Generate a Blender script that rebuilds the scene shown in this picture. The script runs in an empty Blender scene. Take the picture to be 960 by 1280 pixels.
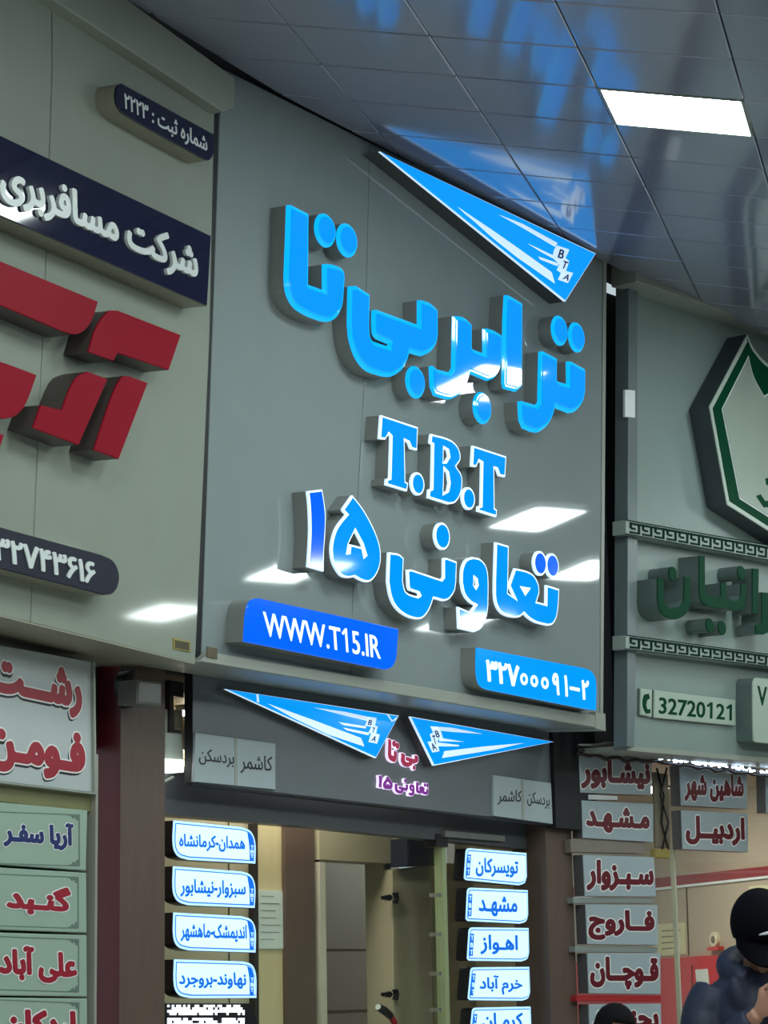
import bpy, bmesh, math, random
import numpy as np
from mathutils import Vector, Matrix
from mathutils.geometry import tessellate_polygon
random.seed(7)
SC = bpy.context.scene
COL = SC.collection

# ------------------------------------------------------------------ camera, world, exposure
FPX, W, H = 2850.0, 960, 1280
CAM = np.array([0.0, 0.0, 1.5])
def unit(v): return v / np.linalg.norm(v)
_up = unit(np.array([(220 - 480) / FPX, (-13000 - 640) / FPX, 1.0]))      # where plumb lines meet
_fy = unit(np.array([0, 0, 1.0]) - _up * _up[2])
RC = np.array([np.cross(_fy, _up), _fy, _up])                              # camera axes -> world
cam = bpy.data.cameras.new('camera')
cam.sensor_fit = 'VERTICAL'; cam.sensor_height = 24.0; cam.lens = 24.0 * FPX / H
cam.clip_end = 200
camo = bpy.data.objects.new('camera', cam); COL.objects.link(camo)
ex, ey, ez = RC @ np.array([1, 0, 0]), RC @ np.array([0, -1, 0]), RC @ np.array([0, 0, -1])
camo.matrix_world = Matrix([[ex[i], ey[i], ez[i], CAM[i]] for i in range(3)] + [[0, 0, 0, 1]])
SC.camera = camo
SC.view_settings.view_transform = 'Standard'; SC.view_settings.look = 'None'
SC.view_settings.exposure = 0.0; SC.view_settings.gamma = 1.0; SC.view_settings.use_curve_mapping = False
SC.cycles.use_denoising = True
world = bpy.data.worlds.new('hall_air'); SC.world = world; world.use_nodes = True
bgn = world.node_tree.nodes['Background']
bgn.inputs[0].default_value = (0.80, 0.96, 1.0, 1); bgn.inputs[1].default_value = 0.62
LAMP = 32.0            # radiance of the hall's ceiling light panels

# ------------------------------------------------------------------ planes of the building
def ray(x, y): return RC @ np.array([(x - 480) / FPX, (y - 640) / FPX, 1.0])
class Plane:
    """a facade plane: u runs along it to the right, v up, n out into the hall"""
    def __init__(s, O, u, lean=0.0):
        s.O = np.array(O, float); s.u = unit(np.array([u[0], u[1], 0.0]))
        nh = np.cross(s.u, [0, 0, 1.0])
        s.v = unit(np.array([0, 0, 1.0]) + math.tan(math.radians(lean)) * nh); s.n = np.cross(s.u, s.v); s.nh = nh
    def at(s, x, y, off=0.0):
        r = ray(x, y); t = ((s.O + off * s.n - CAM) @ s.n) / (r @ s.n); return CAM + t * r
    def loc(s, x, y, off=0.0):
        p = s.at(x, y, off) - s.O; return (float(p @ s.u), float(p @ s.v))
    def mpp(s, x, y, off=0.0):
        p = s.at(x, y, off) - CAM; return float((RC.T @ p)[2]) / FPX
    def pt(s, a, b, z=0.0): return s.O + a * s.u + b * s.v + z * s.n
    def mat(s, a, b, z=0.0):
        o = s.pt(a, b, z)
        return Matrix([[s.u[i], s.v[i], s.n[i], o[i]] for i in range(3)] + [[0, 0, 0, 1]])
    def moved(s, d, lean=0.0): return Plane(s.O + s.nh * d, s.u, lean)
def hdir(vx):
    d = ray(vx, 1215); d[2] = 0; return unit(d)
uM, uL, uR = hdir(2533), hdir(2050), hdir(3050)
PM = Plane(CAM + ray(500, 872) * 9.0, uM, 3.5)           # middle board
PL = Plane(PM.at(262, 600), uL, 3.5)                      # left board
PR = Plane(PM.at(795, 700), uR, 2.0)                      # right board
MV = Plane(PM.at(500, 880), uM)                           # plumb planes through the boards' lower edges
LV = Plane(PL.at(120, 800), uL)
RV = Plane(PR.at(860, 945), uR)

# ------------------------------------------------------------------ materials
def lin(c):
    c = c / 255.0
    return c / 12.92 if c <= 0.04045 else ((c + 0.055) / 1.055) ** 2.4
def rgb(r, g, b): return (lin(r), lin(g), lin(b), 1)
MATS = {}
def mat(name, col, rough=0.5, metal=0.0, emit=None, power=0.0, vary=0.12, scale=6.0, bump=0.0, bscale=1.5, coat=0.0, stretch=None, spec=0.5):
    if name in MATS: return MATS[name]
    m = bpy.data.materials.new(name); m.use_nodes = True; nt = m.node_tree; b = nt.nodes['Principled BSDF']
    tc = nt.nodes.new('ShaderNodeTexCoord'); no = nt.nodes.new('ShaderNodeTexNoise'); no.inputs['Scale'].default_value = scale
    no.inputs['Detail'].default_value = 4
    src = tc.outputs['Object']
    if stretch:
        mp = nt.nodes.new('ShaderNodeMapping'); mp.inputs['Scale'].default_value = stretch
        nt.links.new(src, mp.inputs['Vector']); src = mp.outputs['Vector']
    nt.links.new(src, no.inputs['Vector'])
    mx = nt.nodes.new('ShaderNodeMix'); mx.data_type = 'RGBA'
    mx.inputs['A'].default_value = tuple(c * (1 - vary) for c in col[:3]) + (1,)
    mx.inputs['B'].default_value = tuple(min(1, c * (1 + vary)) for c in col[:3]) + (1,)
    nt.links.new(no.outputs['Fac'], mx.inputs['Factor']); nt.links.new(mx.outputs['Result'], b.inputs['Base Color'])
    b.inputs['Roughness'].default_value = rough; b.inputs['Metallic'].default_value = metal
    b.inputs['Coat Weight'].default_value = coat; b.inputs['Coat Roughness'].default_value = 0.04
    b.inputs['Specular IOR Level'].default_value = spec
    if emit:
        b.inputs['Emission Color'].default_value = emit; b.inputs['Emission Strength'].default_value = power
    if bump:
        n2 = nt.nodes.new('ShaderNodeTexNoise'); n2.inputs['Scale'].default_value = bscale; n2.inputs['Detail'].default_value = 1
        bp = nt.nodes.new('ShaderNodeBump'); bp.inputs['Strength'].default_value = bump; bp.inputs['Distance'].default_value = 0.05
        nt.links.new(tc.outputs['Object'], n2.inputs['Vector']); nt.links.new(n2.outputs['Fac'], bp.inputs['Height'])
        nt.links.new(bp.outputs['Normal'], b.inputs['Normal'])
        if coat: nt.links.new(bp.outputs['Normal'], b.inputs['Coat Normal'])
    MATS[name] = m; return m
def glass_mat(name, tint=(0.93, 0.97, 0.95, 1)):
    m = bpy.data.materials.new(name); m.use_nodes = True; nt = m.node_tree; nt.nodes.clear()
    out = nt.nodes.new('ShaderNodeOutputMaterial'); mix = nt.nodes.new('ShaderNodeMixShader')
    tr = nt.nodes.new('ShaderNodeBsdfTransparent'); tr.inputs[0].default_value = tint
    gl = nt.nodes.new('ShaderNodeBsdfGlossy'); gl.inputs['Roughness'].default_value = 0.02
    fr = nt.nodes.new('ShaderNodeFresnel'); ge = nt.nodes.new('ShaderNodeNewGeometry')      # same reflection at the front and the back face of the pane
    mr = nt.nodes.new('ShaderNodeMapRange'); mr.inputs['To Min'].default_value = 1.45; mr.inputs['To Max'].default_value = 1 / 1.45
    nt.links.new(ge.outputs['Backfacing'], mr.inputs['Value']); nt.links.new(mr.outputs['Result'], fr.inputs[0])
    nt.links.new(fr.outputs[0], mix.inputs[0]); nt.links.new(tr.outputs[0], mix.inputs[1]); nt.links.new(gl.outputs[0], mix.inputs[2])
    nt.links.new(mix.outputs[0], out.inputs[0]); return m
M_board = mat('grey_composite', rgb(138, 149, 149), 0.04, bump=0.025, bscale=1.3, vary=0.04)
M_boardL = mat('grey_composite_left', rgb(147, 154, 143), 0.05, bump=0.025, bscale=1.3, vary=0.05, spec=0.4)
M_boardR = mat('grey_green_composite', rgb(132, 148, 143), 0.34, bump=0.04, bscale=1.3, vary=0.05, spec=0.4)
M_trim = mat('pale_metal_trim', rgb(150, 155, 145), 0.35, vary=0.06)
M_return = mat('letter_side_metal', rgb(134, 138, 134), 0.35, metal=0.0, vary=0.1)
M_dark = mat('dark_gap', rgb(16, 18, 24), 0.6)
M_blue = mat('blue_lit_acrylic', rgb(0, 50, 150), 0.05, emit=(0.0, 0.31, 0.90, 1), power=1.0, vary=0.05, bump=0.015, bscale=2)
M_bluerim = mat('blue_lit_rim', rgb(0, 60, 160), 0.05, emit=(0.0, 0.46, 1.0, 1), power=1.05, vary=0.05)
M_blueflat = mat('blue_lit_panel', rgb(0, 50, 160), 0.08, emit=(0.0, 0.33, 0.90, 1), power=1.0, vary=0.05)
M_bluedeep = mat('deep_blue_lit_panel', rgb(0, 30, 150), 0.08, emit=(0.0, 0.13, 0.86, 1), power=1.0, vary=0.05)
M_whitelit = mat('white_lit_acrylic', rgb(225, 230, 240), 0.2, emit=(0.58, 0.80, 1.0, 1), power=0.85, vary=0.02)
M_navy = mat('navy_acrylic', rgb(20, 24, 52), 0.06, vary=0.1, bump=0.05, bscale=2.0)
M_inkblue = mat('ink_blue', rgb(10, 60, 150), 0.5)
M_letwhite = mat('white_letter', rgb(205, 212, 210), 0.35, vary=0.04)
M_red = mat('crimson_acrylic', rgb(138, 12, 34), 0.4, vary=0.06, spec=0.05)
M_redside = mat('dark_letter_side', rgb(74, 66, 62), 0.45)
M_paleside = mat('beige_box_side', rgb(140, 138, 120), 0.45)
M_maroon = mat('maroon_column', rgb(104, 30, 36), 0.3, vary=0.2, stretch=(8, 1, 8), scale=3)
M_brown = mat('brown_column', rgb(92, 76, 66), 0.42, vary=0.22, stretch=(9, 1, 9), scale=3)
M_greendk = mat('green_acrylic', rgb(6, 62, 40), 0.4, vary=0.08, spec=0.05)
M_greenside = mat('dark_green_side', rgb(96, 112, 108), 0.18)
M_cream = mat('cream_laminate', rgb(192, 178, 148), 0.5, vary=0.06, stretch=(10, 1, 10), scale=2)
M_cream2 = mat('pale_wood_laminate', rgb(214, 194, 150), 0.5, vary=0.08, stretch=(14, 1, 14), scale=2)
M_taupe = mat('taupe_laminate', rgb(104, 84, 74), 0.4, vary=0.12)
M_paper = mat('paper', rgb(214, 220, 210), 0.7, vary=0.03)
M_ink = mat('black_ink', rgb(24, 28, 30), 0.5)
M_pale = mat('pale_plastic', rgb(138, 146, 142), 0.35, vary=0.05)
M_glass = glass_mat('clear_glass')
M_lamp = mat('lamp_diffuser', rgb(240, 240, 240), 0.4, emit=(0.88, 1.0, 0.97, 1), power=LAMP, vary=0.0)
M_black = mat('black_plastic', rgb(22, 22, 26), 0.35)
M_steel = mat('brushed_steel', rgb(170, 170, 165), 0.3, metal=0.8)

# ------------------------------------------------------------------ mesh helpers
def link(name, me, m=None, parent=None, mw=None):
    o = bpy.data.objects.new(name, me); COL.objects.link(o)
    if m is not None:
        for q in (m if isinstance(m, (list, tuple)) else [m]): me.materials.append(q)
    if parent is not None: o.parent = parent
    if mw is not None: o.matrix_world = mw
    return o
def tag(o, label=None, cat=None, group=None, kind=None):
    for k, v in (('label', label), ('category', cat), ('group', group), ('kind', kind)):
        if v: o[k] = v
    return o
ORG = {}
def thing(name, label, cat, P, px, py, off=0.0, group=None, kind=None):
    a, b = P.loc(px, py, off)
    o = bpy.data.objects.new(name, None); COL.objects.link(o); o.empty_display_size = 0.05
    o.matrix_world = P.mat(a, b, 0); ORG[o.name] = (P, a, b)
    return tag(o, label, cat, group, kind)
def area(l): return 0.5 * sum(l[i][0] * l[(i + 1) % len(l)][1] - l[(i + 1) % len(l)][0] * l[i][1] for i in range(len(l)))
def smooth(pts, n=5):
    """points carrying a third value are curve points, the others corners"""
    out = []; N = len(pts)
    P = [np.array(p[:2], float) for p in pts]; S = [len(p) > 2 for p in pts]
    for i in range(N):
        j = (i + 1) % N; p1, p2 = P[i], P[j]; out.append(tuple(p1))
        if S[i] or S[j]:
            L = np.linalg.norm(p2 - p1)
            m1 = unit(p2 - P[i - 1]) * L if S[i] else (p2 - p1)
            m2 = unit(P[(j + 1) % N] - p1) * L if S[j] else (p2 - p1)
            for k in range(1, n):
                t = k / n
                out.append(tuple((2*t**3 - 3*t*t + 1) * p1 + (t**3 - 2*t*t + t) * m1 + (3*t*t - 2*t**3) * p2 + (t**3 - t*t) * m2))
    return out
def inset(l, w):
    if w == 0: return l
    n = len(l); out = []
    for i in range(n):
        p0, p, p1 = (np.array(l[k % n]) for k in (i - 1, i, i + 1))
        e1, e2 = p - p0, p1 - p
        if np.linalg.norm(e1) < 1e-7 or np.linalg.norm(e2) < 1e-7: out.append(tuple(p)); continue
        e1, e2 = unit(e1), unit(e2)
        n1, n2 = np.array([-e1[1], e1[0]]), np.array([-e2[1], e2[0]])
        s = n1 + n2
        if np.linalg.norm(s) < 1e-4: out.append(tuple(p + n1 * w)); continue
        m = unit(s); out.append(tuple(p + m * w / max(0.45, m @ n1)))
    return out
def orient(loops):
    out = []
    for k, l in enumerate(loops):
        a = area(l)
        out.append(list(reversed(l)) if (a < 0) == (k == 0) else list(l))
    return out
def prism(loops, rings, org=(0, 0), back=True, front=True):
    """stack of insets of an outline with holes; rings = [(inset, z), ...] from back to front"""
    loops = orient(loops); V = []; F = []; base = []
    for (w, z) in rings:
        idx = []
        for l in loops:
            q = inset(l, w); idx.append((len(V), len(q)))
            V += [(x - org[0], y - org[1], z) for x, y in q]
        base.append(idx)
    for r in range(len(rings) - 1):
        for (s0, n), (s1, _) in zip(base[r], base[r + 1]):
            for i in range(n):
                j = (i + 1) % n; F.append((s0 + i, s0 + j, s1 + j, s1 + i))
    def cap(r, flip):
        idx = []; polys = []
        for (s, n) in base[r]:
            idx += list(range(s, s + n)); polys.append([Vector((V[k][0], V[k][1], 0)) for k in range(s, s + n)])
        for t in tessellate_polygon(polys):
            a, b, c = (idx[k] for k in t)
            (x1, y1, _), (x2, y2, _), (x3, y3, _) = V[a], V[b], V[c]
            ccw = (x2 - x1) * (y3 - y1) - (x3 - x1) * (y2 - y1) > 0
            F.append((a, b, c) if ccw != flip else (c, b, a))
    if front: cap(len(rings) - 1, False)
    if back: cap(0, True)
    me = bpy.data.meshes.new('m'); me.from_pydata(V, [], F); me.update(); return me
def crop(x0, y0, s): return lambda pts: [((x0 + p[0] / s, y0 + p[1] / s) + tuple(p[2:])) for p in pts]
def loops_of(P, pxloops, off): return [smooth([P.loc(p[0], p[1], off) + tuple(p[2:]) for p in l]) for l in pxloops]
def part(T, name, P, pxloops, z0, z1, m, bevel=0.0, ins=0.0, parent=None, label=None, off=None):
    """a piece of thing T traced on plane P at height z1 above it"""
    _, a, b = ORG[T.name]
    L = loops_of(P, pxloops, z1 if off is None else off)
    rings = [(ins, z0), (ins, z1)] if not bevel else [(ins, z0), (ins, z1 - bevel), (ins + bevel, z1)]
    o = link(name, prism(L, rings, (a, b)), m, parent or T)
    if label: o['label'] = label
    return o
def circ(P, px, py, r_px, off, n=24):
    c = P.loc(px, py, off); r = r_px * P.mpp(px, py, off)
    return [(c[0] + r * math.cos(2 * math.pi * k / n), c[1] + r * math.sin(2 * math.pi * k / n)) for k in range(n)]
def raw(T, name, L, z0, z1, m, bevel=0.0, ins=0.0, parent=None, label=None):
    _, a, b = ORG[T.name]
    rings = [(ins, z0), (ins, z1)] if not bevel else [(ins, z0), (ins, z1 - bevel), (ins + bevel, z1)]
    o = link(name, prism(L, rings, (a, b)), m, parent or T)
    if label: o['label'] = label
    return o
def boxbm(bm, x0, x1, y0, y1, z0, z1):
    v = [bm.verts.new(p) for p in ((x0, y0, z0), (x1, y0, z0), (x1, y1, z0), (x0, y1, z0), (x0, y0, z1), (x1, y0, z1), (x1, y1, z1), (x0, y1, z1))]
    for f in ((3, 2, 1, 0), (4, 5, 6, 7), (0, 1, 5, 4), (1, 2, 6, 5), (2, 3, 7, 6), (3, 0, 4, 7)): bm.faces.new([v[i] for i in f])
def boxmesh(*a):
    bm = bmesh.new(); boxbm(bm, *a); me = bpy.data.meshes.new('m'); bm.to_mesh(me); bm.free(); return me
def tubebm(bm, pts, rad, n=10, closed=True):
    """tapered tube through 3-D points"""
    pts = [Vector(p) for p in pts]; rings = []
    rad = rad if isinstance(rad, (list, tuple)) else [rad] * len(pts)
    prev = None
    for i, p in enumerate(pts):
        d = ((pts[min(i + 1, len(pts) - 1)] - pts[max(i - 1, 0)])).normalized()
        if prev is None: x = d.orthogonal().normalized()
        else: x = (prev - d * prev.dot(d)).normalized()
        prev = x; y = d.cross(x)
        rings.append([bm.verts.new(p + (x * math.cos(2 * math.pi * k / n) + y * math.sin(2 * math.pi * k / n)) * rad[i]) for k in range(n)])
    for a, b in zip(rings, rings[1:]):
        for k in range(n): bm.faces.new((a[k], a[(k + 1) % n], b[(k + 1) % n], b[k]))
    if closed: bm.faces.new(list(reversed(rings[0]))); bm.faces.new(rings[-1])
def tube(name, pts, rad, m, parent=None, n=10):
    bm = bmesh.new(); tubebm(bm, pts, rad, n); me = bpy.data.meshes.new('m'); bm.to_mesh(me); bm.free()
    for p in me.polygons: p.use_smooth = len(p.vertices) == 4
    return link(name, me, m, parent)

# ------------------------------------------------------------------ writing
FORMS = {}
def _f(ch, iso, n, base=None):
    FORMS[ch] = [ord(ch)] + [iso + k for k in range(1, n)]
for ch, c, n in (('آ', 0xFE81, 2), ('ا', 0xFE8D, 2), ('ب', 0xFE8F, 4), ('ت', 0xFE95, 4), ('ث', 0xFE99, 4), ('ج', 0xFE9D, 4), ('ح', 0xFEA1, 4), ('خ', 0xFEA5, 4),
                 ('د', 0xFEA9, 2), ('ر', 0xFEAD, 2), ('ز', 0xFEAF, 2), ('س', 0xFEB1, 4), ('ش', 0xFEB5, 4), ('ع', 0xFEC9, 4), ('ف', 0xFED1, 4), ('ق', 0xFED5, 4),
                 ('ک', 0xFB8E, 4), ('گ', 0xFB92, 4), ('ل', 0xFEDD, 4), ('م', 0xFEE1, 4), ('ن', 0xFEE5, 4), ('ه', 0xFEE9, 4), ('و', 0xFEED, 2), ('ی', 0xFBFC, 4),
                 ('چ', 0xFB7A, 4), ('پ', 0xFB56, 4)): _f(ch, c, n)
def shape_fa(s):
    out = []
    joins = lambda c: c == 'ـ' or (c in FORMS and len(FORMS[c]) == 4)
    for i, c in enumerate(s):
        if c in FORMS:
            prv = i > 0 and joins(s[i - 1]); nxt = i + 1 < len(s) and (s[i + 1] in FORMS or s[i + 1] == 'ـ') and len(FORMS[c]) == 4
            out.append(chr(FORMS[c][(3 if prv and nxt else 1 if prv else 2 if nxt else 0)]))
        else: out.append(c)
    vis = ''.join(reversed(out))
    res = ''; run = ''
    for c in vis:                       # numbers keep their own order
        if c in '۰۱۲۳۴۵۶۷۸۹0123456789': run = c + run
        else: res += run + c; run = ''
    return res + run
def glyph_loops(body, sp):
    cu = bpy.data.curves.new('t', 'FONT'); cu.body = body; cu.resolution_u = 3; cu.space_character = sp; cu.fill_mode = 'NONE'
    ob = bpy.data.objects.new('t', cu); COL.objects.link(ob); bpy.context.view_layer.update()
    me = ob.to_mesh(); nx = {}
    for e in me.edges:
        a, b = e.vertices; nx.setdefault(a, []).append(b); nx.setdefault(b, []).append(a)
    seen = set(); out = []
    for v in range(len(me.vertices)):
        if v in seen or v not in nx: continue
        l = [v]; seen.add(v); cur = v
        while True:
            n = [k for k in nx[cur] if k not in seen]
            if not n: break
            cur = n[0] if len(l) > 1 else min(n); seen.add(cur); l.append(cur)
        out.append(np.array([me.vertices[i].co[:2] for i in l]))
    ob.to_mesh_clear(); bpy.data.objects.remove(ob); bpy.data.curves.remove(cu); return out
RES = 130.0
def text_pieces(loops, bold):
    """strokes thickened by bold and merged into clean outlines: [[outer, hole, ...], ...] in em units"""
    allp = np.concatenate(loops); pad = 0.14
    x0, y0 = allp.min(0) - pad; x1, y1 = allp.max(0) + pad
    nx_, ny = int((x1 - x0) * RES) + 1, int((y1 - y0) * RES) + 1
    acc = np.zeros((ny, nx_ + 1), np.int32)
    for l in loops:
        p, q = l, np.roll(l, -1, 0)
        for (ax_, ay_), (bx_, by_) in zip(p, q):
            if ay_ == by_: continue
            d = 1
            if ay_ > by_: ax_, ay_, bx_, by_, d = bx_, by_, ax_, ay_, -1
            r0 = math.ceil((ay_ - y0) * RES); r1 = math.ceil((by_ - y0) * RES)
            if r1 <= r0: continue
            r = np.arange(r0, r1); xs = ax_ + (bx_ - ax_) * ((y0 + r / RES) - ay_) / (by_ - ay_)
            np.add.at(acc, (r, np.clip(np.ceil((xs - x0) * RES).astype(int), 0, nx_)), d)
    m = np.cumsum(acc, 1)[:, :nx_] != 0
    R = bold * RES
    if R >= 0.5:
        c = np.concatenate([np.zeros((ny, 1), np.int32), np.cumsum(m, 1)], 1); out = np.zeros_like(m); ix = np.arange(nx_)
        for dy in range(-int(R), int(R) + 1):
            w = int(math.sqrt(max(0.0, R * R - dy * dy)) + 0.5)
            h = (c[:, np.minimum(ix + w + 1, nx_)] - c[:, np.maximum(ix - w, 0)]) > 0
            if dy >= 0: out[dy:] |= h[:ny - dy]
            else: out[:dy] |= h[-dy:]
        m = out
    f = m.astype(float)
    for _ in range(2):
        g = f.copy(); g[1:-1] = (f[:-2] + 2 * f[1:-1] + f[2:]) / 4; f = g.copy(); f[:, 1:-1] = (g[:, :-2] + 2 * g[:, 1:-1] + g[:, 2:]) / 4
    # marching squares
    b = f > 0.5; code = b[:-1, :-1] * 1 + b[:-1, 1:] * 2 + b[1:, 1:] * 4 + b[1:, :-1] * 8
    SEG = {1: ((3, 0),), 2: ((0, 1),), 3: ((3, 1),), 4: ((1, 2),), 5: ((3, 2), (1, 0)), 6: ((0, 2),), 7: ((3, 2),), 8: ((2, 3),), 9: ((2, 0),), 10: ((0, 3), (2, 1)), 11: ((2, 1),), 12: ((1, 3),), 13: ((1, 0),), 14: ((0, 3),)}
    nxt = {}
    for y, x in zip(*np.nonzero((code > 0) & (code < 15))):
        ids = ((0, y, x), (1, y, x + 1), (0, y + 1, x), (1, y, x))
        for a, c_ in SEG[int(code[y, x])]: nxt[ids[c_]] = ids[a]
    def pos(k):
        t, y, x = k
        if t == 0: v0, v1 = f[y, x], f[y, x + 1]; return (x0 + (x + (0.5 - v0) / (v1 - v0)) / RES, y0 + y / RES)
        v0, v1 = f[y, x], f[y + 1, x]; return (x0 + x / RES, y0 + (y + (0.5 - v0) / (v1 - v0)) / RES)
    def simplify(p, tol):
        keep = np.zeros(len(p), bool); keep[0] = keep[-1] = True; st = [(0, len(p) - 1)]
        while st:
            a, c_ = st.pop()
            if c_ - a < 2: continue
            d = p[c_] - p[a]; L = np.hypot(*d); v = p[a + 1:c_] - p[a]
            e = np.abs(v[:, 0] * d[1] - v[:, 1] * d[0]) / L if L > 1e-9 else np.hypot(v[:, 0], v[:, 1])
            k = int(e.argmax())
            if e[k] > tol: keep[a + 1 + k] = True; st += [(a, a + 1 + k), (a + 1 + k, c_)]
        return p[keep]
    polys = []
    while nxt:
        s0 = next(iter(nxt)); k = nxt.pop(s0); l = [s0]
        while k != s0 and k in nxt: l.append(k); k = nxt.pop(k)
        p = np.array([pos(k) for k in l + [s0]])
        p = simplify(p, 0.22 / RES)[:-1]
        if len(p) >= 3 and abs(area(p)) > 6 / RES / RES: polys.append(p)
    def inside(pt, l):
        x, y = pt; c_ = False
        for (ax_, ay_), (bx_, by_) in zip(l, np.roll(l, -1, 0)):
            if (ay_ > y) != (by_ > y) and x < (bx_ - ax_) * (y - ay_) / (by_ - ay_) + ax_: c_ = not c_
        return c_
    sgn = np.sign(area(max(polys, key=lambda l: abs(area(l)))))
    outer = sorted([l for l in polys if area(l) * sgn > 0], key=lambda l: abs(area(l)))
    res = [[l] for l in outer]
    for h in polys:
        if area(h) * sgn > 0: continue
        for r in res:
            if inside(h[0], r[0]): r.append(h); break
    return res
def write(T, name, P, body, BL, BR, TL, z, m, bold=0.03, thick=0.002, outline=None, om=None, parent=None, fa=True, sp=1.0, label=None, split=False):
    """lettering fitted to a parallelogram on plane P, standing thick proud of height z"""
    s = shape_fa(body) if fa else body
    _, a0, b0 = ORG[T.name]
    A, B, C = (np.array(P.loc(q[0], q[1], z)) for q in (BL, BR, TL))
    lp = glyph_loops(s, sp); base = text_pieces(lp, bold)
    ap = np.concatenate([l for r in base for l in r]); lo, hi = ap.min(0), ap.max(0)
    def fit(pieces, zz):
        out = []
        for r in pieces:
            q = []
            for l in r:
                t = (l - lo) / (hi - lo); w = A + t[:, :1] * (B - A) + t[:, 1:] * (C - A); q.append([tuple(v) for v in w])
            out.append(q)
        return out
    def mesh(groups, zz, th, nm, mt):
        V, F = [], []
        for g in groups:
            me = prism(g, [(0, zz), (0, zz + th)], (a0, b0), back=False); b = len(V)
            V += [tuple(v.co) for v in me.vertices]; F += [tuple(b + i for i in p.vertices) for p in me.polygons]; bpy.data.meshes.remove(me)
        me = bpy.data.meshes.new('m'); me.from_pydata(V, [], F); me.update(); return link(nm, me, mt, parent or T)
    if outline is not None: mesh(fit(text_pieces(lp, outline), z), z, 0.0008, name + '_outline', om)
    zz = z + (0.0008 if outline is not None else 0)
    if split:
        for g in fit(base, z): o = mesh([g], zz, thick, name, m)
    else: o = mesh(fit(base, z), zz, min(thick, 0.001) if not split else thick, name, m)
    if label: o['label'] = label
    return o

# ================================================================== THE SETTING
def world_slab(name, pts, thick, m, kind='structure', parent=None):
    """a polygon given in world space, thickened away from its normal"""
    V = [Vector(p) for p in pts]; n = (V[1] - V[0]).cross(V[2] - V[0]).normalized()
    N = len(V); vs = V + [v - n * thick for v in V]
    F = [tuple(range(N)), tuple(reversed(range(N, 2 * N)))] + [(i, N + i, N + (i + 1) % N, (i + 1) % N) for i in range(N)]
    me = bpy.data.meshes.new('m'); me.from_pydata([tuple(v) for v in vs], [], F); me.update()
    o = link(name, me, m, parent)
    if kind: o['kind'] = kind
    return o
M_floor = mat('polished_floor', rgb(186, 184, 178), 0.25, vary=0.1, scale=1.2)
M_hallwall = mat('hall_wall_paint', rgb(104, 108, 108), 0.6)
world_slab('wall_back', [(-14, -7, 0), (-14, -7, 5), (16, -7, 5), (16, -7, 0)], 0.1, M_hallwall)
world_slab('wall_right', [(15, -7, 0), (15, -7, 5), (15, 20, 5), (15, 20, 0)], 0.1, M_hallwall)
world_slab('floor', [(-14, -8, 0), (16, -8, 0), (16, 20, 0), (-14, 20, 0)], 0.1, M_floor)

# ceiling: square metal panels on a grid that runs askew to the shops and falls towards the hall
CT = PM.at(500, 197)
cA, cB = unit(ray(1180, 1000)), unit(-ray(-7700, -600))
cN = unit(np.cross(cA, cB)); cN = cN if cN[2] < 0 else -cN
SA, SB = 0.433, 0.508
def cpt(i, j, off=0.0): return CT + (-2.08 + SA * i) * cA + SB * j * cB + cN * off
def hall_side(p, P, d=0.0): return (p - P.O) @ P.n - d
def clip(poly, P, d):
    out = []
    for k in range(len(poly)):
        p, q = poly[k], poly[(k + 1) % len(poly)]; a, b = hall_side(p, P, d), hall_side(q, P, d)
        if a >= 0: out.append(p)
        if (a >= 0) != (b >= 0): out.append(p + (q - p) * a / (a - b))
    return out
nhM = PM.nh
S_FLAT = 5.4                                   # beyond this the ceiling runs level
class Cut:
    def __init__(s, O, n): s.O, s.n = O, n
cut_far = Cut(CT + nhM * S_FLAT, -nhM)
M_tile = mat('satin_metal_ceiling_panel', rgb(160, 164, 182), 0.14, vary=0.05, coat=0.25, metal=0.3, scale=2.0, bump=0.03, bscale=2.5)
M_tileedge = mat('ceiling_joint', rgb(30, 32, 38), 0.8)
dC = unit(np.cross(cN, PM.n)); dC = dC if dC @ uM > 0 else -dC
dn = unit(np.cross(dC, cN)); dn = dn if dn @ nhM > 0 else -dn
sl = S_FLAT / (dn @ nhM)
up_ = -cN * 0.03
q = [CT - dC * 6 - dn * 0.3 + up_, CT + dC * 13 - dn * 0.3 + up_, CT + dC * 13 + dn * sl + up_, CT - dC * 6 + dn * sl + up_]
ceil = world_slab('ceiling', [tuple(p) for p in q], 0.05, M_tileedge)
zf = q[2][2]
e1, e2 = q[2], q[3]
world_slab('ceiling', [tuple(e2), tuple(e1), tuple(e1 + nhM * 9), tuple(e2 + nhM * 9)], 0.05, mat('level_ceiling', rgb(120, 124, 126), 0.4))
def tile_poly(i, j, g=0.009):
    g1, g2 = 1.4 * g / SA / 2, 0.5 * g / SB / 2
    poly = [cpt(i + g1, j + g2), cpt(i + 1 - g1, j + g2), cpt(i + 1 - g1, j + 1 - g2), cpt(i + g1, j + 1 - g2)]
    for P, d in ((PM, 0.012), (PL, 0.05), (PR, 0.05), (cut_far, 0.0)):
        if poly: poly = clip(poly, P, d)
    return poly
def near_cell(pt):
    s = np.linalg.lstsq(np.array([cA, cB]).T, np.array(pt) - CT, rcond=None)[0]
    return (math.floor((s[0] + 2.08) / SA), math.floor(s[1] / SB))
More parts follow.
